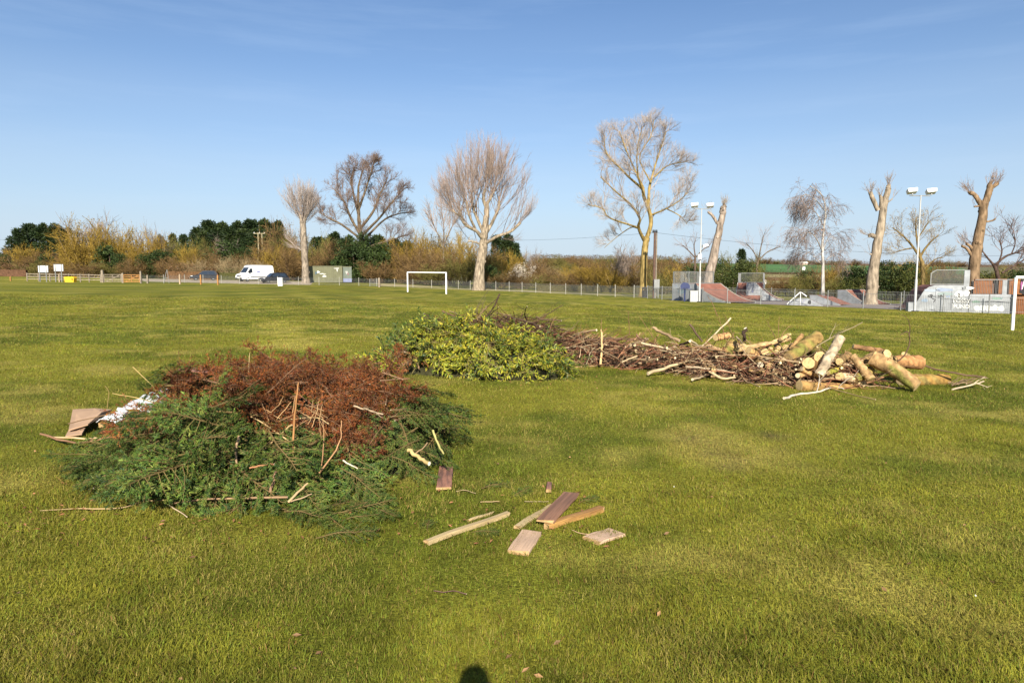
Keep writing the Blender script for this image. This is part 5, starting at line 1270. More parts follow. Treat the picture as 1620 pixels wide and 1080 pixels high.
def hedge(pxa, pxb, Y, h, w, col, label, n=None):
    A = foot(pxa, Y); B = foot(pxb, Y); L = np.linalg.norm(B - A); n = n or int(min(9000, L * h * (22 if Y < 200 else 4)))
    t = rng.random(n); x = A[0] + (B[0] - A[0]) * t; y = A[1] + (B[1] - A[1]) * t + rng.normal(0, w * .3, n)
    z = gz(x, y) + h * rng.random(n) ** .8 * (.75 + .4 * noise2(x, y, 3.0, 55))
    g = Geo(); s_ = h * (.10 if Y < 200 else .16)
    g.leaves(np.stack([x, y, z], 1) - A, rng.normal(size=(n, 3)) + (0, 0, .6), rng.normal(size=(n, 3)), s_ * (.6 + .8 * rng.random(n)), s_ * .45, vary(col, n, .35))
    q = 40; tt = np.linspace(0, 1, q); xx = A[0] + (B[0] - A[0]) * tt; yy = np.full(q, A[1]); zz = gz(xx, yy)
    V = np.concatenate([np.stack([xx, yy + o_ * w * .3, zz + hz * h], 1) for o_, hz in ((-.6, 0), (-.4, .5), (.4, .5), (.6, 0))]) - A
    F = [(r_ * q + i, r_ * q + i + 1, (r_ + 1) * q + i + 1, (r_ + 1) * q + i) for r_ in range(3) for i in range(q - 1)]
    rt = empty('hedge', A); tag(rt, label, 'hedge')
    obj('foliage', g, M['leaf'], rt)
    obj('inner_branches', Geo().add(V, F, np.asarray(col) * .6), M['twig'], rt)
hedge(-40, 44, 131, 2.6, 2.0, (.16, .085, .05), 'clipped reddish brown hedge at the left edge')
hedge(266, 345, 128, 2.9, 2.0, (.17, .095, .045), 'clipped brown hedge behind the left dark car')
hedge(345, 382, 129, 2.7, 2.0, (.09, .09, .03), 'clipped dark hedge just left of the white van')
hedge(850, 1010, 97, 1.7, 1.6, (.10, .085, .03), 'low dark hedge behind the wire fence left of the tall tree')
hedge(1195, 1300, 230, 2.4, 3, (.05, .055, .02), 'low dark hedge across the nearer far field')
hedge(1195, 1310, 545, 4, 4, (.07, .055, .03), 'hedge line along the foot of the green crop field')
hedge(1210, 1265, 430, 5, 4, (.15, .10, .06), 'short brown hedge in the stubble field')
hedge(855, 1100, 330, 7, 6, (.17, .12, .06), 'distant brown hedgerow left of the tall tree')
hedge(1180, 1620, 1005, 7, 10, (.14, .10, .075), 'wooded skyline on the far hill')
hedge(840, 1060, 900, 9, 12, (.15, .12, .09), 'faint wooded skyline left of the tall tree')
def house(px, Y, w, h, label, roof=(.5, .48, .46), wall=(.75, .73, .7)):
    p = foot(px, Y); rt = empty('house', p); tag(rt, label, 'house')
    g = Geo().box((0, 0, h / 2 - .2), (w, w * .6, h + .4), col=wall); obj('wall', g, M['paintattr'], rt)
    r_ = Geo(); r_.prism([(-w * .55, h), (w * .55, h), (w * .4, h * 1.6), (-w * .4, h * 1.6)], -w * .36, w * .36, col=roof); obj('roof', r_, M['paintattr'], rt)
    q = Geo()
    for u in (-.25, .25):
        obj('window', Geo().box((w * u, -w * .3 - .03, h * .55), (w * .14, .06, h * .35), col=(.05, .05, .06)), M['paintattr'], rt)
M['paintattr'] = mat('paintattr', attr=True, rough=.65, var=.12, scale=2.5, spec=.35)
house(1268, 900, 11, 2.6, 'pale roofed farm building on the far hill by the birch', (.7, .68, .66), (.4, .3, .24))
house(1270, 640, 2.6, 2.4, 'small white hut at the foot of the far crop field')
house(1210, 300, 1.2, 1.8, 'tiny white hut in the stubble field left of the birch')

# ------------------------------------------------------------------ wire fence, railings
def line_pts(P, step):
    P = np.array(P, float); seg = np.linalg.norm(np.diff(P, axis=0), axis=1); cum = np.concatenate([[0], np.cumsum(seg)])
    n = max(1, int(round(cum[-1] / step))); s = np.linspace(0, cum[-1], n + 1)
    return np.stack([np.interp(s, cum, P[:, k]) for k in range(P.shape[1])], 1)
def railing(name, label, P, h, post_step, bar_step, br, postw, m, rails=(.12, .92), posth=1.06, postm=None, cat='fence', wire=False):
    P = [np.array(p, float)[:2] for p in P]
    posts = line_pts(P, post_step); b0 = np.array((posts[0][0], posts[0][1], float(gz(*posts[0]))))
    rt = empty(name, b0); tag(rt, label, cat)
    for p in posts:
        q = np.array((p[0], p[1], float(gz(p[0], p[1])))) - b0
        g = Geo().box(q + (0, 0, h * posth / 2 - .1), (postw, postw, h * posth + .2)); g.box(q + (0, 0, h * posth + .012), (postw * 1.25, postw * 1.25, .025))
        obj('post', g, postm or m, rt)
    bars = line_pts(P, bar_step); z = gz(bars[:, 0], bars[:, 1]); B = np.stack([bars[:, 0], bars[:, 1], z], 1) - b0
    g = Geo()
    g.tubes(np.stack([B + (0, 0, .04), B + (0, 0, h)], 1), np.full((len(B), 2), br), 4)
    o = obj('wire_mesh' if wire else 'bars', g, m, rt); o['kind'] = 'stuff'
    for f in rails:
        Q = np.stack([posts[:, 0], posts[:, 1], gz(posts[:, 0], posts[:, 1]) + h * f], 1) - b0
        g = Geo(); r_ = .004 if wire else .013
        g.tubes(np.stack([Q[:-1], Q[1:]], 1), np.full((len(Q) - 1, 2), r_), 5)
        obj('rail', g, m, rt)
    return rt
GP = lambda *a: [G(*p) for p in a]
railing('wire_fence', 'long grey wire mesh fence behind the far goal', [foot(225, 103)] + GP((300, 447), (430, 450.3), (560, 451.6), (700, 456), (800, 460.5), (900, 465.5), (1003, 471)), 1.15, 3.1, .085, 0.0045, .065, M['galv'], rails=(.03, .2, .4, .6, .8, .98), posth=1.1, wire=True, postm=mat('post_pale', (.27, .26, .23), var=.2))
railing('railing_fence', 'grey vertical-bar railing in front of the skate park', GP((1003, 471), (1062, 475), (1150, 479.5), (1242, 482.5), (1344, 487), (1452, 492), (1640, 498)), 1.2, 2.75, .11, .0065, .055, M['galv'])
railing('railing_fence', 'grey vertical-bar railing behind the skate ramps', [foot(1003, 79), foot(1180, 79), foot(1300, 73), foot(1480, 66)], 1.2, 2.75, .12, .006, .05, M['galv'])
# sparse rail fence, gates and posts on the left
def rail_fence(label, pxs, Y, h=1.15):
    b0 = foot(pxs[0], Y); rt = empty('rail_fence', b0); tag(rt, label, 'fence')
    ps = [foot(p, Y) - b0 for p in pxs]
    for q in ps: obj('post', Geo().box(q + (0, 0, h / 2), (.14, .14, h + .1)), M['weathered'], rt)
    for f in (.3, .6, .92):
        for a, b in zip(ps[:-1], ps[1:]): obj('rail', Geo().bar(a + (0, -.09, h * f), b + (0, -.09, h * f), .05, .12), M['weathered'], rt)
rail_fence('weathered post and rail fence behind the notice boards', [44, 62, 80, 96, 110, 128, 142, 160], 100)
def gate(pxa, pxb, Y, h, m, label):
    a = foot(pxa, Y); b = foot(pxb, Y); w = b[0] - a[0]; rt = empty('field_gate', a); tag(rt, label, 'gate')
    for f in (.12, .3, .48, .7, .95): obj('bar', Geo().box((w / 2, 0, h * f), (w, .05, .09)), m, rt)
    for x in (.05, w - .05): obj('stile', Geo().box((x, -.04, h * .53), (.1, .06, h * .95)), m, rt)
    obj('brace', Geo().bar((w * .1, .05, h * .12), (w * .9, .05, h * .9), .04, .09), m, rt)
    obj('upright', Geo().box((w * .5, -.05, h * .53), (.08, .04, h * .9)), m, rt)
gate(165, 193, 99, 1.2, M['weathered'], 'weathered five-bar field gate left of the orange one')
gate(196, 222, 99, 1.2, M['timber_new'], 'orange wooden five-bar field gate')
def wpost(px, Y, h, w, m, label, group=None):
    p = foot(px, Y); g = Geo().box((0, 0, h / 2 - .05), (w, w, h + .1)); g.box((0, 0, h + .03), (w * .8, w * .8, .06), taper=.5)
    tag(obj('gate_post' if 'gate' in label else 'post', g, m, loc=p), label, 'post', group)
wpost(163, 99, 1.75, .28, M['weathered'], 'tall thick gate post left of the weathered gate')
wpost(195, 99, 1.35, .26, M['weathered'], 'gate post between the weathered and the orange gate')
wpost(223.5, 99, 1.7, .2, M['weathered'], 'tall gate post right of the orange gate')
wpost(234, 99, 1.15, .2, M['weathered'], 'pale post right of the orange gate')
for px, l in ((285, 'brown timber post left of the parked left car'), (318, 'brown timber post in front of the left car'), (345, 'brown timber post at the tail of the left car')):
    wpost(px, 97, 1.35, .17, M['timber_new'] if px != 285 else M['timber'], l)
wpost(17.5, 99, .6, .14, M['timber_new'], 'short orange stake at the left edge')
wpost(94.5, 97, 1.1, .12, M['timber'], 'small post under the right notice board')
wpost(588 + 12, 104, 1.35, .3, M['weathered'], 'stout pale post right of the green container')
# grey swing gate leaf
gA = foot(585, 106); rt = empty('metal_gate', gA); tag(rt, 'grey barred metal gate right of the green container', 'gate')
for f in (.15, .35, .55, .75, 1.0): obj('bar', Geo().bar((0, 0, 1.1 * f), (1.6, 0, 1.1 * f), .03, .04), M['galv'], rt)
for x in (0, 1.6): obj('stile', Geo().box((x, 0, .6), (.05, .05, 1.15)), M['galv'], rt)
# thin metal support left of the left car
pA = foot(262, 101); rt = empty('swing_stand', pA); tag(rt, 'slim grey leaning metal frame left of the parked left car', 'frame')
obj('leg', Geo().bar((-.25, 0, 0), (.3, 0, 2.0), .06, .06), M['galv'], rt); obj('leg', Geo().bar((.55, 0, 0), (.35, 0, 1.95), .05, .05), M['galv'], rt); obj('crossbar', Geo().bar((-.05, 0, .8), (.48, 0, .8), .05, .05), M['galv'], rt)

# ------------------------------------------------------------------ goals
def goal(A, B, h, r, label):
    A = np.array(A); B = np.array(B); rt = empty('football_goal', A); tag(rt, label, 'goal')
    d = B - A; bk = nrm(np.array((-d[1], d[0], 0.0)))
    zt = h
    obj('post', Geo().tubes([(0, 0, -.1), (0, 0, zt)], [r, r], 12, caps=True), M['white_paint'], rt, smooth=True)
    obj('post', Geo().tubes([tuple(d + (0, 0, -.1)), tuple(d + (0, 0, zt))], [r, r], 12, caps=True), M['white_paint'], rt, smooth=True)
    obj('crossbar', Geo().tubes([(0, 0, zt), tuple(d + (0, 0, zt))], [r * 1.02, r * 1.02], 12, caps=True), M['white_paint'], rt, smooth=True)
goal(G(645, 461.7), G(706, 465), 2.16, .075, 'white football goal standing far off before the wire fence')
ra = G(1601.5, 522); goal(ra, ra + np.array((5.2, -1.6, -.09)), 2.2, .062, 'white football goal post cut by the right edge')

# ------------------------------------------------------------------ notice boards, bins
def notice(px0, px1, ytop, ybot, Y, label):
    mpp = Y / FPX; p = foot((px0 + px1) / 2, Y); w = (px1 - px0) * mpp; z1 = at(0, ytop, Y)[2] - p[2]; z0 = at(0, ybot, Y)[2] - p[2]
    rt = empty('notice_board', p); tag(rt, label, 'notice board')
    for x in (-w * .33, w * .33): obj('post', Geo().box((x, -.05, z1 / 2 - .05), (.1, .1, z1 + .1)), M['galv'], rt)
    g = Geo().box((0, .05, (z0 + z1) / 2), (w, .06, z1 - z0)); obj('panel', g, M['white_paint'], rt)
    fr = Geo()
    for zz in (z0, z1): fr.box((0, .05, zz), (w + .08, .09, .06))
    for xx in (-w / 2, w / 2): fr.box((xx, .05, (z0 + z1) / 2), (.06, .09, z1 - z0 - .06))
    obj('frame', fr, M['galv'], rt)
notice(62, 77.5, 420.2, 430.7, 96, 'left of the two white notice boards on posts')
notice(87, 101.5, 418.2, 428.8, 97, 'right of the two white notice boards on posts')
p = foot(112.5, 97); rt = empty('grit_bin', p); tag(rt, 'bright yellow grit bin beside the notice boards', 'grit bin')
M['yellow'] = mat('yellow', (.75, .42, .02), rough=.5, var=.1)
obj('body', Geo().prism([(-.6, 0), (.6, 0), (.66, .55), (-.66, .55)], -.35, .35), M['yellow'], rt)
obj('lid', Geo().prism([(-.71, .56), (.71, .56), (.68, .68), (.55, .78), (-.55, .78), (-.68, .68)], -.4, .4), M['yellow'], rt)
obj('hasp', Geo().box((.45, -.42, .4), (.1, .04, .3)), M['dark'], rt)
p = foot(444, 98); rt = empty('white_bin', p); tag(rt, 'white box-shaped bin by the fence right of the right dark car', 'bin')
obj('body', Geo().box((0, 0, .55), (.62, .45, 1.1)), M['white_paint'], rt); obj('lid', Geo().box((0, 0, 1.14), (.68, .5, .08)), M['white_paint'], rt); obj('door', Geo().box((.06, -.235, .55), (.42, .02, .8)), M['white_paint'], rt)
p = foot(1020, 71.5); rt = empty('litter_bin', p); tag(rt, 'dark litter bin at the foot of the tall tree', 'bin')
obj('body', Geo().lathe([(.0, 0), (.26, 0), (.29, .75), (.0, .75)], sides=18), M['dark'], rt, smooth=False)
obj('hood', Geo().lathe([(.3, .9), (.31, .98), (.2, 1.06), (0, 1.1)], sides=18), M['dark'], rt)
for a in range(4): obj('strut', Geo().box((.26 * math.cos(a * 1.57 + .78), .26 * math.sin(a * 1.57 + .78), .83), (.05, .05, .16)), M['dark'], rt)

# ------------------------------------------------------------------ container
M['cont'] = mat('cont', (.125, .125, .075), rough=.6, var=.15, scale=1.2, detail=6)
M['cont2'] = mat('cont2', (.11, .13, .11), rough=.6, var=.2, scale=1.5)
def container():
    Y = 116; A = foot(486.5, Y); B = foot(557, Y); w = B[0] - A[0]; h = 2.75
    rt = empty('shipping_container', A); tag(rt, 'green corrugated metal container behind the slim pollard', 'container')
    w1 = w * .79
    xs = []; x = .12; ys = []
    while x < w1 - .12:
        xs += [x, x + .06, x + .17, x + .23]; ys += [0, .05, .05, 0]; x += .33
    P = np.array([(a, b) for a, b in zip(xs, ys)])
    n = len(P); V = np.concatenate([np.c_[P, np.full(n, .12)], np.c_[P, np.full(n, h - .12)]])
    obj('side_panel', Geo().add(V, [(i, i + 1, n + i + 1, n + i) for i in range(n - 1)]), M['cont'], rt)
    fr = Geo(); fr.box((w1 / 2, .06, .06), (w1, .16, .12)); fr.box((w1 / 2, .06, h - .06), (w1, .16, .12)); fr.box((.06, .05, h / 2), (.12, .17, h - .24)); fr.box((w1 - .06, .05, h / 2), (.12, .17, h - .24))
    obj('frame', fr, M['cont'], rt)
    obj('roof', Geo().box((w1 / 2, 1.3, h - .02), (w1 - .02, 2.3, .06)), M['cont'], rt)
    obj('back_wall', Geo().box((w1 / 2, 2.4, h / 2), (w1, .06, h - .1)), M['cont'], rt)
    for xx in (.03, w1 - .03): obj('end_wall', Geo().box((xx, 1.24, h / 2), (.05, 2.2, h - .1)), M['cont'], rt)
    w2 = w - w1 - .15
    obj('door', Geo().box((w1 + .1 + w2 / 2, .12, h / 2 - .05), (w2, .06, h - .25)), M['cont2'], rt)
    obj('door_frame', Geo().box((w1 + .1 + w2 / 2, .2, h - .12), (w2 + .1, .3, .1)), M['cont'], rt)
    obj('base_skirt', Geo().box((w1 + .1 + w2 / 2, .07, .35), (w2, .04, .6), col=(.16, .18, .30)), M['paintattr'], rt)
    for (x, z, a, b, c) in [(1.9, 1.75, .5, .35, (.55, .6, .6)), (1.5, 1.6, .3, .5, (.05, .09, .12)), (2.9, 1.05, .7, .35, (.45, .45, .43)), (2.6, 1.45, 1.1, .14, (.5, .5, .45)), (5.0, 2.35, .9, .2, (.4, .4, .38)), (5.1, 2.05, .22, .5, (.4, .4, .38)), (w1 + .7, 1.7, .4, .5, (.32, .3, .28)), (w1 + .95, 1.4, .22, .4, (.2, .1, .12))]:
        q = Geo(); t = np.linspace(0, 2 * math.pi, 13)[:-1]; r_ = 1 + .25 * np.sin(t * 3 + x)
        yy = -.006 if x < w1 else .085
        q.add(np.c_[x + np.cos(t) * a / 2 * r_, np.full(12, yy), z + np.sin(t) * b / 2 * r_], [tuple(range(12))], c); obj('graffiti', q, M['paintattr'], rt)
container()

# ------------------------------------------------------------------ vehicles
M['van_white'] = mat('van_white', (.78, .79, .80), rough=.25, var=.03, spec=.6)
M['car_blue'] = mat('car_blue', (.012, .013, .018), rough=.3, var=.05, spec=.45)
M['lens'] = mat('lens', (.75, .77, .8), rough=.12, var=.05, spec=.8)
M['plate'] = mat('plate', (.75, .74, .6), rough=.5, var=.05)
M['tail'] = mat('tail', (.35, .02, .02), rough=.3, var=.05)
def body_prism(g, poly, hw, z0, z1, k, col=None, mat_=0):
    n = len(poly); V = []
    for s in (-1, 1):
        for u, v in poly: V.append((u, s * hw * (1 - k * max(0, min(1, (v - z0) / (z1 - z0)))), v))
    g.add(V, [tuple(range(n))[::-1]], col, mat_) if False else None
    V = np.array(V)
    g.add(V, [(i, n + i, n + (i + 1) % n, (i + 1) % n) for i in range(n)], col, mat_)
    g.add(V[:n], [tuple(range(n))], col, mat_); g.add(V[n:], [tuple(range(n))[::-1]], col, mat_)
def wheels(rt, xs, hw, r):
    for x in xs:
        for s in (-1, 1):
            w = empty('wheel', (x, s * (hw - .1), r)); w.parent = rt
            prof = [(r * .62, -.1), (r * .95, -.1), (r, -.06), (r, .06), (r * .95, .1), (r * .62, .1)]
            g = Geo().lathe(prof, sides=20); g.V = [v[:, [0, 2, 1]] for v in g.V]; obj('tyre', g, M['rubber'], w)
            g = Geo().lathe([(0, .07), (r * .25, .08), (r * .6, .05), (r * .64, .09), (r * .64, -.09), (r * .6, -.05), (r * .25, -.08), (0, -.07)], sides=20); g.V = [v[:, [0, 2, 1]] for v in g.V]; obj('rim', g, M['galv'], w)
def van(px, Y, heading, label):
    p = foot(px, Y); rt = empty('delivery_van', p, heading); tag(rt, label, 'van')
    g = Geo(); poly = [(-2.95, .38), (-2.97, 1.2), (-2.93, 2.35), (-2.82, 2.62), (-2.5, 2.72), (.9, 2.72), (1.25, 2.62), (1.45, 2.40), (2.12, 1.42), (2.25, 1.34), (2.75, 1.20), (2.92, 1.02), (2.98, .7), (2.97, .38)]
    body_prism(g, poly, 1.0, 1.1, 2.75, .13); obj('body', g, M['van_white'], rt)
    # windscreen and side glass, slightly proud
    def sidepoly(pts, s, off=.012):
        return [(u, s * (1.0 * (1 - .13 * max(0, min(1, (v - 1.1) / 1.65))) + off), v) for u, v in pts]
    ws = [(1.50, 2.34), (2.10, 1.46)]
    V = []
    for u, v in ws:
        hw = (1 - .13 * (v - 1.1) / 1.65) * .88
        V += [(u + .02, -hw, v + .012), (u + .02, hw, v + .012)]
    obj('windscreen', Geo().add(V, [(0, 2, 3, 1)]), M['glass'], rt)
    for s in (-1, 1):
        pts = [(1.02, 2.15), (1.42, 2.15), (1.92, 1.50), (1.02, 1.42)]
        V = sidepoly(pts, s); obj('side_window', Geo().add(V, [(0, 1, 2, 3) if s < 0 else (3, 2, 1, 0)]), M['glass'], rt)
        obj('door_seam', Geo().add(sidepoly([(.92, .5), (.95, .5), (.95, 2.4), (.92, 2.4)], s), [(0, 1, 2, 3) if s < 0 else (3, 2, 1, 0)]), M['dark'], rt)
        obj('side_moulding', Geo().box((-.4, s * 1.005, .75), (3.6, .02, .14)), M['dark'], rt)
        obj('headlight', Geo().prism([(2.55, .95), (2.90, .92), (2.86, 1.08), (2.55, 1.16)], s * .99, s * .70), M['lens'], rt)
        obj('mirror', Geo().box((1.75, s * 1.16, 1.62), (.14, .2, .34)), M['dark'], rt)
        obj('tail_light', Geo().box((-2.965, s * .9, 1.25), (.04, .12, .5)), M['tail'], rt)
    obj('grille', Geo().box((2.95, 0, .88), (.06, 1.25, .24)), M['dark'], rt)
    obj('bumper', Geo().box((2.97, 0, .52), (.12, 1.9, .26)), M['dark'], rt)
    obj('number_plate', Geo().box((3.035, 0, .58), (.02, .5, .11)), M['plate'], rt)
    obj('logo', Geo().add(sidepoly([(-.4, 1.55), (.2, 1.55), (.25, 1.75), (-.35, 1.75)], 1 if True else -1), [(3, 2, 1, 0)], (.06, .08, .3)), M['paintattr'], rt)
    obj('logo', Geo().add(sidepoly([(-1.9, 1.2), (-1.75, 1.2), (-1.75, 1.95), (-1.9, 1.95)], 1), [(3, 2, 1, 0)], (.2, .22, .3)), M['paintattr'], rt)
    wheels(rt, (1.95, -1.75), 1.0, .36)
def car(px, Y, heading, label, suv=True):
    p = foot(px, Y); rt = empty('parked_car', p, heading); tag(rt, label, 'car')
    H = 1.66 if suv else 1.5; b = .92
    low = [(-2.2, .32), (-2.25, .7), (-2.2, b), (1.0, b + .04), (1.6, b - .02), (2.1, .80), (2.25, .66), (2.27, .32)]
    g = Geo(); body_prism(g, low, .91, .7, 1.0, .04); obj('body', g, M['car_blue'], rt)
    top = [(-2.1, b - .02), (-1.75, H - .1), (-1.4, H), (-.1, H), (.3, H - .06), (1.05, b + .02)]
    g = Geo(); body_prism(g, top, .86, b, H, .22); obj('cabin', g, M['car_blue'], rt)
    hw = lambda v: .86 * (1 - .22 * (v - b) / (H - b)) + .008
    for s in (-1, 1):
        for pts in ([(-1.75, b + .06), (-1.5, H - .14), (-.6, H - .1), (-.6, b + .06)], [(-.52, b + .06), (-.52, H - .1), (.2, H - .13), (.8, b + .08)]):
            V = [(u, s * hw(v), v) for u, v in pts]; obj('side_window', Geo().add(V, [(0, 1, 2, 3) if s > 0 else (3, 2, 1, 0)]), M['glass'], rt)
        obj('headlight', Geo().prism([(1.85, .66), (2.24, .62), (2.15, .76), (1.85, .82)], s * .905, s * .55), M['lens'], rt)
        obj('mirror', Geo().box((.75, s * 1.0, b + .1), (.12, .18, .14)), M['car_blue'], rt)
        obj('tail_light', Geo().box((-2.22, s * .72, .82), (.06, .3, .16)), M['tail'], rt)
    V = []
    for u, v in ((.36, H - .09), (1.02, b + .07)): V += [(u + .02, -hw(v) * .93, v + .01), (u + .02, hw(v) * .93, v + .01)]
    obj('windscreen', Geo().add(V, [(0, 2, 3, 1)]), M['glass'], rt)
    V = []
    for u, v in ((-1.78, H - .12), (-2.08, b + .07)): V += [(u - .02, -hw(v) * .9, v + .01), (u - .02, hw(v) * .9, v + .01)]
    obj('rear_window', Geo().add(V, [(1, 3, 2, 0)]), M['glass'], rt)
    obj('grille', Geo().box((2.255, 0, .56), (.05, .8, .16)), M['dark'], rt)
    obj('number_plate', Geo().box((2.285, 0, .42), (.02, .5, .11)), M['plate'], rt)
    wheels(rt, (1.35, -1.35), .9, .33)
hd = math.atan2(-math.cos(R(38)), -math.sin(R(38)))
van(404, 116, hd, 'white high-roofed delivery van parked between two dark cars')
car(324, 117, math.atan2(-math.cos(R(64)), -math.sin(R(64))), 'dark blue car parked left of the white van')
car(434, 112, math.atan2(-math.cos(R(48)), -math.sin(R(48))), 'dark blue car parked right of the white van')

# ------------------------------------------------------------------ poles, wires, floodlights
M['creosote'] = mat('creosote', (.10, .06, .045), rough=.9, var=.3, scale=2)
M['polewood'] = mat('polewood', (.30, .26, .16), rough=.9, var=.25, scale=2)
def pole(px, Y, ytop, r, m, label, parts):
    p = foot(px, Y); h = at(px, ytop, Y)[2] - p[2]; rt = empty('telegraph_pole', p); tag(rt, label, 'pole')
    obj('shaft', Geo().tubes([(0, 0, -.2), (0, 0, h)], [r, r * .75], 10, caps=True), m, rt, smooth=True)
    if 'arm' in parts:
        obj('crossarm', Geo().box((.3, 0, h - .2), (2.6, .12, .14)), m, rt)
        for x in (-.9, .3, 1.5): obj('insulator', Geo().lathe([(.0, 0), (.06, 0), (.08, .08), (.05, .2), (0, .24)], (x, 0, h - .12), 8), M['white_paint'], rt)
    if 'cap' in parts:
        for x in (-.18, 0, .18): obj('insulator', Geo().lathe([(.0, 0), (.07, 0), (.09, .1), (.05, .3), (0, .34)], (x, 0, h - .02), 8), M['dark'], rt)
    if 'box' in parts:
        obj('meter_box', Geo().box((.2, -.3, 1.45), (.55, .3, .95)), M['galv'], rt); obj('box_leg', Geo().box((.05, -.3, .5), (.08, .08, 1.0)), M['galv'], rt); obj('box_leg', Geo().box((.38, -.3, .5), (.08, .08, 1.0)), M['galv'], rt)
    return p + np.array((0, 0, h))
w1 = pole(411, 160, 368, .17, M['polewood'], 'left pole of the double telegraph pole above the white van', ('arm',))
w2 = pole(417, 160, 369, .15, M['polewood'], 'yellowish right pole of the double telegraph pole above the white van', ())
w3 = pole(1034.5, 70, 368, .15, M['creosote'], 'dark wooden pole with grey meter box beside the tall tree', ('cap', 'box'))
w4 = pole(1037.5, 70.4, 368, .08, M['weathered'], 'slim grey pole attached beside the dark wooden pole', ())
def wire(a, b, sag, label, group, r=.012):
    a = np.array(a); b = np.array(b); t = np.linspace(0, 1, 24)[:, None]; P = a * (1 - t) + b * t; P[:, 2] -= (4 * t * (1 - t) * sag)[:, 0]
    tag(obj('overhead_wire', Geo().tubes(P - a, np.full(24, r), 4), M['dark'], loc=a), label, 'wire', group)
wire(w1 + (-.9, 0, 0), at(-60, 377, 175), 1.2, 'thin overhead wire running left from the double pole', None, .018)
wire(w1 + (.9, 0, 0), at(700, 374, 150), 1.2, 'thin overhead wire running right from the double pole past the slim pollard', None, .018)
wire(at(700, 374, 150), w3, .8, 'thin overhead wire reaching the dark wooden pole', None)
wire(w3, at(1700, 402, 90), 1.0, 'thin overhead wire running right from the dark wooden pole', None)
def flood(px, Y, ytop, label, extra=False):
    p = foot(px, Y); h = at(px, ytop, Y)[2] - p[2]; rt = empty('floodlight_mast', p); tag(rt, label, 'floodlight')
    obj('mast', Geo().tubes([(0, 0, -.1), (0, 0, 2.2), (0, 0, 2.25), (0, 0, h)], [.085, .085, .058, .042], 12, caps=True), M['mastpaint'], rt, smooth=True)
    obj('base_plate', Geo().box((0, 0, .03), (.4, .4, .06)), M['dark'], rt)
    obj('crossarm', Geo().bar((-.75, 0, h - .02), (.75, .2, h - .02), .06, .06), M['galv'], rt)
    for x, y in ((-.62, 0), (.78, .15)):
        hd_ = empty('lamp_head', (x, y, h + .28)); hd_.parent = rt; hd_.rotation_euler = (R(-18), R(-5), R(-14))
        obj('housing', Geo().prism([(-.3, .12), (-.27, -.12), (.27, -.12), (.3, .12)], -.25, .25), M['white_paint'], hd_)
        obj('lens', Geo().box((0, 0, -.125), (.5, .44, .02)), M['lens'], hd_)
        obj('bracket', Geo().box((0, 0, -.2), (.06, .06, .14)), M['galv'], hd_)
    if extra:
        z = h * .58; obj('control_box', Geo().box((-.12, -.12, z - .75), (.32, .22, .42)), M['white_paint'], rt); obj('arm', Geo().bar((0, 0, z), (.3, 0, z + .12), .05, .05), M['galv'], rt)
        obj('lower_lamp', Geo().prism([(.15, z + .05), (.62, z + .2), (.55, z + .36), (.15, z + .28)], -.2, .2), M['white_paint'], rt)
M['mastpaint'] = mat('mastpaint', (.36, .365, .37), rough=.45, var=.08, scale=3)
flood(1107, 60, 330, 'left floodlight mast with twin lamps and lower lamp beside the leftmost ramp', True)
flood(1449, 47.4, 309, 'right floodlight mast with twin lamps beside the graffitied ramp')

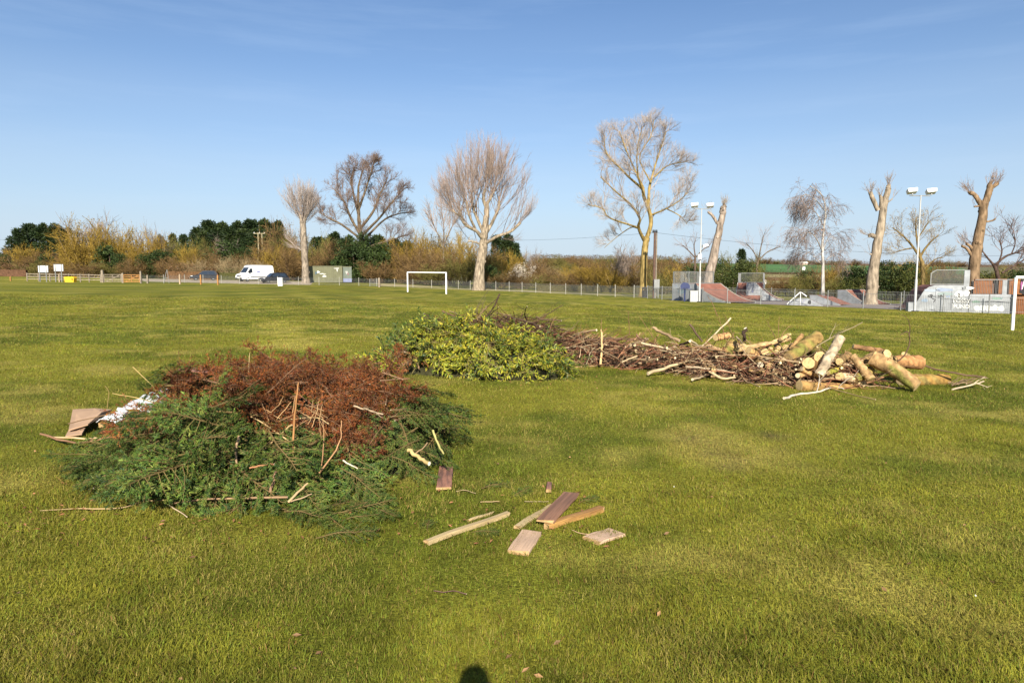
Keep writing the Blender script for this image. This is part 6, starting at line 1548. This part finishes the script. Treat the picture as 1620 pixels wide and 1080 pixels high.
# ------------------------------------------------------------------ skate park
M['ramp_side'] = mat('ramp_side', (.25, .265, .285), rough=.6, var=.25, scale=2.2, detail=6, spec=.35)
M['ramp_red'] = mat('ramp_red', (.20, .085, .06), rough=.75, var=.22, scale=1.8, detail=6)
M['ramp_edge'] = mat('ramp_edge', (.33, .30, .26), rough=.6, var=.1)
M['rust'] = mat('rust', (.19, .075, .028), rough=.85, var=.3, scale=2.5, detail=6)
def frame_from(a, b):
    a = np.array(a); b = np.array(b); d = b - a; L = math.hypot(d[0], d[1]); ang = math.atan2(d[1], d[0]); return a, ang, L
def curve_pts(x0, h, L, n=9):
    t = np.linspace(0, 1, n)
    return [(x0 + L * math.sin(k * math.pi / 2 * .8) / math.sin(math.pi / 2 * .8) if False else x0 + L * k, h * (1 - k) ** 1.7) for k in t]
def quarter(name, label, pos, ang, h, plat, run, width, rail=True, railh=1.05, bars=True, railx=None):
    """platform from x=0..plat, curve down to x=plat+run, extends along +Y by width"""
    rt = empty(name, pos, ang); tag(rt, label, 'skate ramp')
    cp = curve_pts(plat, h, run)
    poly = [(0, -.15), (0, h)] + cp[:-1] + [(plat + run, .02), (plat + run, -.15)]
    for yy in (0, width):
        g = Geo(); g.prism(poly, yy - .04, yy + .04); obj('side_panel', g, M['ramp_side'], rt)
    g = Geo(); V = np.array([(x, y, z + .015) for x, z in cp for y in (.04, width - .04)]); n = len(cp)
    V = np.concatenate([V, V - (0, 0, .04)])
    g.add(V, [(2 * i, 2 * i + 2, 2 * i + 3, 2 * i + 1) for i in range(n - 1)] + [(2 * n + 2 * i, 2 * n + 2 * i + 1, 2 * n + 2 * i + 3, 2 * n + 2 * i + 2) for i in range(n - 1)])
    obj('riding_surface', g, M['ramp_red'], rt, smooth=True)
    obj('deck', Geo().box((plat / 2, width / 2, h - .01), (plat, width - .08, .05)), M['ramp_red'], rt)
    obj('back_panel', Geo().box((.02, width / 2, h / 2 - .06), (.04, width - .08, h - .1)), M['ramp_side'], rt)
    obj('coping', Geo().tubes([(plat, .04, h + .02), (plat, width - .04, h + .02)], [.03, .03], 8), M['galv'], rt)
    for yy in (-.02, width + .02):
        e = Geo(); Q = np.array([(x, yy, z + .02) for x, z in cp]); e.tubes(Q, np.full(len(Q), .035), 5); obj('edge_trim', e, M['ramp_edge'], rt)
    if rail:
        rx = railx or plat
        def panel(a, b, nb):
            g = Geo(); a = np.array(a); b = np.array(b); t = np.linspace(0, 1, nb)[:, None]; B = a * (1 - t) + b * t
            g.tubes(np.stack([B, B + (0, 0, railh)], 1), np.full((nb, 2), .014), 4); o = obj('rail_bars', g, M['galv'], rt); o['kind'] = 'stuff'
            for zz in (.05, railh): obj('handrail', Geo().bar(a + (0, 0, zz), b + (0, 0, zz), .05, .05), M['galv'], rt)
            for q in (a, b): obj('rail_post', Geo().box(q + (0, 0, railh / 2), (.07, .07, railh)), M['galv'], rt)
        panel((.05, .05, h), (rx - .1, .05, h), int(rx / .11)); panel((.05, .08, h), (.05, width - .08, h), int(width / .11)); panel((.05, width - .05, h), (rx - .1, width - .05, h), int(rx / .11))
    return rt
a, ang, L = frame_from(foot(1064, 63.5), foot(1156, 58.0))
qa = quarter('quarter_pipe', 'leftmost grey ramp with red slope and barred top', a, ang, 1.55, 2.7, L - 2.7, 3.4, railx=2.0, railh=1.1)
a, ang, L = frame_from(foot(1170, 75.5), foot(1160, 69.5))
qb = quarter('quarter_pipe', 'centre ramp with broad red face towards us and railing on top', a, ang, 1.75, 2.0, 3.6, 2.6)
a, ang, L = frame_from(foot(1181, 71.5), foot(1238, 70.0))
qc = quarter('quarter_pipe', 'centre ramp with red curve falling to the right beside the broad red face', a, ang, 1.75, .9, L - .9, 2.6, rail=False)
a, ang, L = frame_from(foot(1326, 66), foot(1381, 62.5))
qd = quarter('quarter_pipe', 'small blue-grey ramp with red curve left of the tall lopped trunk', a, ang, 1.25, .9, L - .9, 2.4, rail=False)
# fun box with grind rail
a, ang, L = frame_from(foot(1245, 56.5), foot(1303, 55.5))
rt = empty('fun_box', a, ang); tag(rt, 'low grey fun box with white peaked grind rail and scribble', 'skate ramp')
pl = [(0, 0), (L * .32, .52), (L * .62, .52), (L, 0)]
for yy in (0, 2.0): obj('side_panel', Geo().prism([(0, -.1)] + pl + [(L, -.1)], yy - .03, yy + .03), M['ramp_side'], rt)
for (x0, z0), (x1, z1), mm in ((pl[0], pl[1], 'ramp_side'), (pl[1], pl[2], 'ramp_side'), (pl[2], pl[3], 'ramp_red')):
    obj('slope' if z0 != z1 else 'top', Geo().add([(x0, .03, z0 + .01), (x1, .03, z1 + .01), (x1, 1.97, z1 + .01), (x0, 1.97, z0 + .01)], [(0, 1, 2, 3)]), M[mm], rt)
obj('grind_rail', Geo().tubes([(.05, -.06, .08), (L * .38, -.06, 1.08), (L * .55, -.06, .72)], [.045] * 3, 8), M['white_paint'], rt)
obj('rail_leg', Geo().tubes([(L * .38, -.06, 1.05), (L * .38, -.06, .0)], [.03, .03], 6), M['white_paint'], rt)
a, ang, L = frame_from(foot(1282, 60), foot(1331, 58))
rt2 = empty('bank_ramp', a, ang); tag(rt2, 'low red bank sloping right behind the fun box', 'skate ramp')
obj('side_panel', Geo().prism([(0, -.1), (0, .8), (.6, .8), (L, .02), (L, -.1)], -.03, .03), M['ramp_side'], rt2)
obj('slope', Geo().add([(.6, .03, .81), (L, .03, .03), (L, 2.2, .03), (.6, 2.2, .81)], [(0, 1, 2, 3)]), M['ramp_red'], rt2)
obj('top', Geo().box((.3, 1.1, .78), (.6, 2.2, .05)), M['ramp_red'], rt2)
# big graffitied ramp
def ribbon(rt, pts, w, col, y=-.05, name='graffiti', closed=False):
    P = np.array(pts, float); C = catmull(P, max(8, 5 * len(P))) if len(P) > 2 else P
    T = np.gradient(C, axis=0); N = np.stack([-T[:, 1], T[:, 0]], 1); N /= np.linalg.norm(N, axis=1, keepdims=True) + 1e-9
    A = C + N * w / 2; B = C - N * w / 2; n = len(C)
    V = np.concatenate([np.c_[A[:, 0], np.full(n, y), A[:, 1]], np.c_[B[:, 0], np.full(n, y), B[:, 1]]])
    obj(name, Geo().add(V, [(i, i + 1, n + i + 1, n + i) for i in range(n - 1)], col), M['paintattr'], rt)
def blob(rt, x, z, a, b, col, y=-.046, seed=0):
    t = np.linspace(0, 2 * math.pi, 21)[:-1]; r_ = 1 + .12 * np.sin(3 * t + seed) + .07 * np.sin(5 * t + 2 * seed)
    obj('graffiti', Geo().add(np.c_[x + np.cos(t) * a * r_, np.full(20, y), z + np.sin(t) * b * r_], [tuple(range(20))], col), M['paintattr'], rt)
def lettering(rt, s, x, z, size, col, y=-.054, shear=0.0, bold=0.0):
    cu = bpy.data.curves.new('lettering', 'FONT'); cu.body = s; cu.size = size; cu.offset = bold; cu.shear = shear
    ob = bpy.data.objects.new('lettering', cu); COL.objects.link(ob)
    dg = bpy.context.evaluated_depsgraph_get(); me = bpy.data.meshes.new_from_object(ob.evaluated_get(dg)); bpy.data.objects.remove(ob, do_unlink=True)
    v = np.empty(len(me.vertices) * 3); me.vertices.foreach_get('co', v); v = v.reshape(-1, 3)
    w = np.stack([v[:, 0] + x, np.full(len(v), y) + v[:, 2], v[:, 1] + z], 1); me.vertices.foreach_set('co', w.ravel().astype(np.float32)); me.update()
    m_ = mat('spray_' + s, col, rough=.6, var=.05); me.materials.clear(); me.materials.append(m_)
    o = bpy.data.objects.new('lettering', me); COL.objects.link(o); o.parent = rt
a, ang, L = frame_from(foot(1440, 48.6), foot(1533, 47.6))
rt = empty('graffiti_ramp', a, ang); tag(rt, 'big grey ramp side covered in graffiti with barred railing on top', 'skate ramp')
h = 1.82; poly = [(0, -.15), (0, .08), (.35, .45), (.62, .95), (.85, 1.4), (1.15, 1.68), (1.55, h), (L, h), (L, -.15)]
obj('side_panel', Geo().prism(poly, -.04, .04), M['ramp_side'], rt)
obj('far_panel', Geo().prism(poly, 2.96, 3.04), M['ramp_side'], rt)
Vs = [(u, y, v + .01) for u, v in poly[1:8] for y in (.04, 2.96)]
obj('riding_surface', Geo().add(Vs, [(2 * i, 2 * i + 1, 2 * i + 3, 2 * i + 2) for i in range(6)]), M['ramp_red'], rt)
bx = np.linspace(1.35, L - .35, 30); g = Geo(); B = np.stack([bx, np.zeros(30), np.full(30, h)], 1)
g.tubes(np.stack([B, B + (0, 0, 1.05)], 1), np.full((30, 2), .014), 4); o = obj('rail_bars', g, M['galv'], rt); o['kind'] = 'stuff'
obj('handrail', Geo().bar((1.6, 0, h + 1.06), (L - .3, 0, h + 1.06), .05, .05), M['galv'], rt); obj('handrail', Geo().bar((1.25, 0, h + .82), (1.6, 0, h + 1.06), .05, .05), M['galv'], rt); obj('rail_post', Geo().box((1.27, 0, h + .4), (.06, .06, .8)), M['galv'], rt); obj('handrail', Geo().bar((1.3, 0, h + .06), (L - .3, 0, h + .06), .05, .05), M['galv'], rt)
obj('end_panel', Geo().box((L - .16, .0, h + .52), (.33, .06, 1.06)), M['ramp_side'], rt)
# joints of the sheet metal
for x in (1.6, 2.6, L - .42): obj('panel_joint', Geo().box((x, -.043, .85), (.018, .006, 1.6)), M['dark'], rt)
K = (.02, .02, .025); Wt = (.60, .60, .58); LB_ = (.2, .26, .34)
blob(rt, 1.35, 1.45, .5, .10, (.26, .30, .36), seed=1); blob(rt, 2.1, 1.5, .55, .12, (.20, .24, .33), seed=2); blob(rt, 2.2, 1.22, .5, .10, (.2, .25, .25), seed=3); blob(rt, .95, .75, .2, .12, LB_, seed=4)
ribbon(rt, [(1.3, 1.15), (1.15, 1.05), (1.3, .98), (1.42, 1.1), (1.3, 1.15), (1.4, .9), (1.6, .8), (1.5, .62)], .05, K)
ribbon(rt, [(1.75, 1.1), (1.85, 1.02), (1.95, 1.12), (2.05, 1.02), (2.15, 1.08)], .07, K)
ribbon(rt, [(2.3, 1.12), (2.32, .98), (2.45, 1.1), (2.46, .96)], .03, (.2, .3, .5))
blob(rt, 3.05, 1.2, .24, .24, Wt, seed=5); blob(rt, 3.5, 1.25, .2, .18, Wt, seed=6); blob(rt, 3.7, 1.62, .22, .1, (.7, .7, .7), seed=7)
ribbon(rt, [(2.95, 1.3), (3.1, 1.15), (3.0, 1.05), (3.15, .98)], .05, K, y=-.056); ribbon(rt, [(3.1, 1.28), (2.95, 1.12)], .04, K, y=-.057)
ribbon(rt, [(3.2, 1.68), (3.3, 1.52), (3.45, 1.62), (3.38, 1.7), (3.3, 1.6), (3.2, 1.68)], .025, K)
lettering(rt, 'POSSY', 2.66, .58, .40, K, y=-.052, bold=.012); lettering(rt, 'POSSY', 2.68, .60, .38, Wt, y=-.056)
lettering(rt, 'PUNO', 2.72, .22, .36, Wt, y=-.055, bold=.008)
# lower ramp with bubble letters, rusty shed behind
a2, ang2, L2 = frame_from(foot(1534.5, 47.6), foot(1604, 46.6))
rt = empty('low_ramp', a2, ang2); tag(rt, 'lower grey ramp with white bubble letters right of the big graffitied ramp', 'skate ramp')
obj('side_panel', Geo().box((L2 / 2, 0, .56), (L2, .08, 1.42)), M['ramp_side'], rt)
obj('deck', Geo().box((L2 / 2, 1.0, 1.24), (L2, 1.9, .06)), M['rust'], rt)
for i in range(5): blob(rt, .5 + i * .34, .30 + (.03 if i % 2 else 0), .2, .2, Wt, seed=i)
blob(rt, .4, .75, .25, .08, (.17, .26, .21), seed=3); blob(rt, 1.6, 1.0, .3, .09, (.17, .26, .22), seed=8); blob(rt, 2.75, .2, .15, .12, (.4, .43, .46), seed=2)
ribbon(rt, [(.95, .78), (1.4, .80), (1.9, .75), (2.3, .72)], .035, K); ribbon(rt, [(2.5, .75), (2.62, .6), (2.78, .72), (2.68, .8), (2.52, .62), (2.75, .58)], .035, K); ribbon(rt, [(1.75, 1.08), (1.85, .98), (1.95, 1.1)], .035, (.1, .15, .2))
g = Geo(); nb = 26; bx = np.linspace(.12, L2 - .12, nb); B = np.stack([bx, np.full(nb, .02), np.full(nb, 1.27)], 1); g.tubes(np.stack([B, B + (0, 0, 1.0)], 1), np.full((nb, 2), .013), 4); o = obj('rail_bars', g, M['galv'], rt); o['kind'] = 'stuff'
obj('handrail', Geo().bar((.3, .02, 2.28), (L2 - .1, .02, 2.28), .05, .05), M['galv'], rt); obj('rail_panel', Geo().box((L2 * .8, .03, 1.75), (.26, .04, .98)), M['ramp_side'], rt)
rs = empty('wooden_shelter', foot(1540, 51.5)); tag(rs, 'rust-orange timber back of a ramp with dark gaps behind the low ramp', 'shelter')
for i in range(16): obj('plank', Geo().box((.12 + i * .23, 0, 1.15 + (.02 if i % 2 else 0)), (.215, .05 + .02 * (i % 3), 2.3)), M['rust'], rs) if i not in (6, 7, 10) else None
obj('post', Geo().box((1.62, -.1, 1.2), (.14, .14, 2.4)), M['dark'], rs); obj('post', Geo().box((2.5, -.1, 1.2), (.14, .14, 2.4)), M['dark'], rs); obj('back_board', Geo().box((1.9, .35, 1.1), (3.7, .05, 2.2)), M['creosote'], rs); obj('top_rail', Geo().box((1.9, -.04, 2.33), (3.8, .12, .1)), M['rust'], rs)
a3, ang3, L3 = frame_from(foot(1606, 46.3), foot(1680, 45.3))
rw = empty('wooden_ramp_wall', a3, ang3); tag(rw, 'orange timber ramp wall behind the right goal post', 'skate ramp')
for i in range(int(L3 / .2)): obj('plank', Geo().box((.1 + i * .2, 0, .6), (.19, .05 + .015 * (i % 2), 1.3)), M['rust'], rw)
obj('top_rail', Geo().box((L3 / 2, -.03, 1.29), (L3, .14, .08)), M['rust'], rw)
# dark painted board with white stroke standing on it
rb = empty('painted_board', foot(1610, 45.9) + np.array((.15, 0, 1.33))); tag(rb, 'black painted board with white stroke above the orange timber wall', 'board')
obj('panel', Geo().prism([(0, .1), (.3, 0), (1.6, 0), (1.6, 1.15), (.05, 1.15)], -.03, .03), M['dark'], rb)
ribbon(rb, [(.28, 1.0), (.2, .7), (.12, .35)], .07, Wt, y=-.034, name='stripe'); blob(rb, .5, .95, .13, .08, (.6, .42, .2), y=-.036); blob(rb, .08, .6, .06, .3, (.25, .08, .2), y=-.036)
# scribbles on other ramps
ribbon(qa, [(.35, 1.25), (.45, 1.4), (.6, 1.3), (.5, 1.15)], .03, (.2, .25, .4), y=-.05); blob(qa, 1.2, .9, .5, .3, (.17, .23, .27), y=-.046, seed=2); ribbon(qa, [(3.0, .9), (3.1, 1.0), (3.2, .85)], .04, (.75, .75, .75), y=-.05)
blob(qc, .62, .9, .12, .14, (.12, .14, .25), y=-.046, seed=1)
fb = [o for o in COL.objects if o.name == 'fun_box'][0]
ribbon(fb, [(1.1, .4), (1.2, .22), (1.35, .3), (1.3, .42), (1.5, .4)], .04, (.2, .2, .3), y=-.038); blob(fb, 1.75, .25, .13, .16, K, y=-.038, seed=4); ribbon(fb, [(1.95, .35), (2.1, .2), (2.2, .35)], .03, (.35, .35, .45), y=-.038)
# basketball hoop and cabinet
M['navy'] = mat('navy', (.025, .035, .10), rough=.5, var=.1)
p = foot(1083.5, 60.5); rt = empty('basketball_hoop', p); tag(rt, 'navy basketball hoop before the leftmost ramp', 'basketball hoop')
obj('post', Geo().tubes([(0, 0, 0), (0, 0, 1.25)], [.07, .06], 10), M['navy'], rt); obj('backboard', Geo().prism([(-.42, 1.15), (.42, 1.15), (.42, 1.4), (.25, 1.62), (-.1, 1.7), (-.3, 1.58), (-.42, 1.4)], -.1, -.06), M['navy'], rt)
t = np.linspace(0, 2 * math.pi, 17); obj('ring', Geo().tubes(np.c_[.22 * np.cos(t), -.36 + .22 * np.sin(t), np.full(17, 1.16)], np.full(17, .015), 5), M['dark'], rt); obj('bracket', Geo().bar((-.45, -.12, 1.1), (.6, -.12, 1.1), .04, .04), M['navy'], rt)
p = foot(1097.5, 60.2); rt = empty('metal_cabinet', p); tag(rt, 'light grey metal cabinet at the foot of the left floodlight mast', 'cabinet')
obj('body', Geo().box((0, 0, .47), (.68, .4, .94)), M['mastpaint'], rt); obj('lid', Geo().box((0, 0, .96), (.72, .44, .05)), M['mastpaint'], rt)
for i in range(3): obj('door_panel', Geo().box((-.22 + i * .22, -.21, .46), (.19, .02, .8)), M['mastpaint'], rt)
p = foot(1444, 47.6); rt = empty('metal_cabinet', p); tag(rt, 'small grey metal box at the foot of the right floodlight mast', 'cabinet')
obj('body', Geo().box((-.1, 0, .3), (.45, .3, .6)), M['ramp_side'], rt); obj('lid', Geo().box((-.1, 0, .62), (.48, .33, .04)), M['ramp_side'], rt)

# ------------------------------------------------------------------ the photographer, standing behind the lens
def person():
    y = -.34
    J = {'pel': (0, y, .95), 'ch': (0, y - .01, 1.25), 'nk': (0, y, 1.50), 'hd': (0, y + .03, 1.66), 'tp': (0, y + .03, 1.77), 'sl': (-.19, y, 1.40), 'el': (-.27, y - .03, 1.12), 'hl': (-.26, y + .06, .88), 'sr': (.19, y, 1.40), 'er': (.27, y - .03, 1.12), 'hr': (.26, y + .06, .88), 'kl': (-.11, y + .02, .5), 'fl': (-.12, y, .08), 'tl': (-.13, y + .16, .04), 'kr': (.11, y + .02, .5), 'fr': (.12, y, .08), 'tr': (.13, y + .16, .04)}
    E = [('pel', 'ch'), ('ch', 'nk'), ('nk', 'hd'), ('hd', 'tp'), ('ch', 'sl'), ('sl', 'el'), ('el', 'hl'), ('ch', 'sr'), ('sr', 'er'), ('er', 'hr'), ('pel', 'kl'), ('kl', 'fl'), ('fl', 'tl'), ('pel', 'kr'), ('kr', 'fr'), ('fr', 'tr')]
    rad = dict(pel=(.17, .13), ch=(.19, .13), nk=(.06, .06), hd=(.085, .1), tp=(.07, .085), sl=(.07, .07), el=(.05, .05), hl=(.04, .04), sr=(.07, .07), er=(.05, .05), hr=(.04, .04), kl=(.065, .065), fl=(.045, .045), tl=(.04, .03), kr=(.065, .065), fr=(.045, .045), tr=(.04, .03))
    ks = list(J); me = bpy.data.meshes.new('person'); me.from_pydata([(J[k][0], J[k][1], J[k][2] * 1.045) for k in ks], [(ks.index(a), ks.index(b)) for a, b in E], [])
    o = bpy.data.objects.new('person', me); COL.objects.link(o)
    sk = o.modifiers.new('skin', 'SKIN')
    me.skin_vertices.new() if not me.skin_vertices else None
    for i, k in enumerate(ks): me.skin_vertices[0].data[i].radius = rad[k]
    me.skin_vertices[0].data[0].use_root = True
    sb = o.modifiers.new('sub', 'SUBSURF'); sb.levels = 2; sb.render_levels = 2
    me.materials.append(mat('jacket', (.05, .06, .09), var=.2))
    tag(o, 'photographer in a dark jacket whose head shadow falls on the foreground grass', 'person')
person()
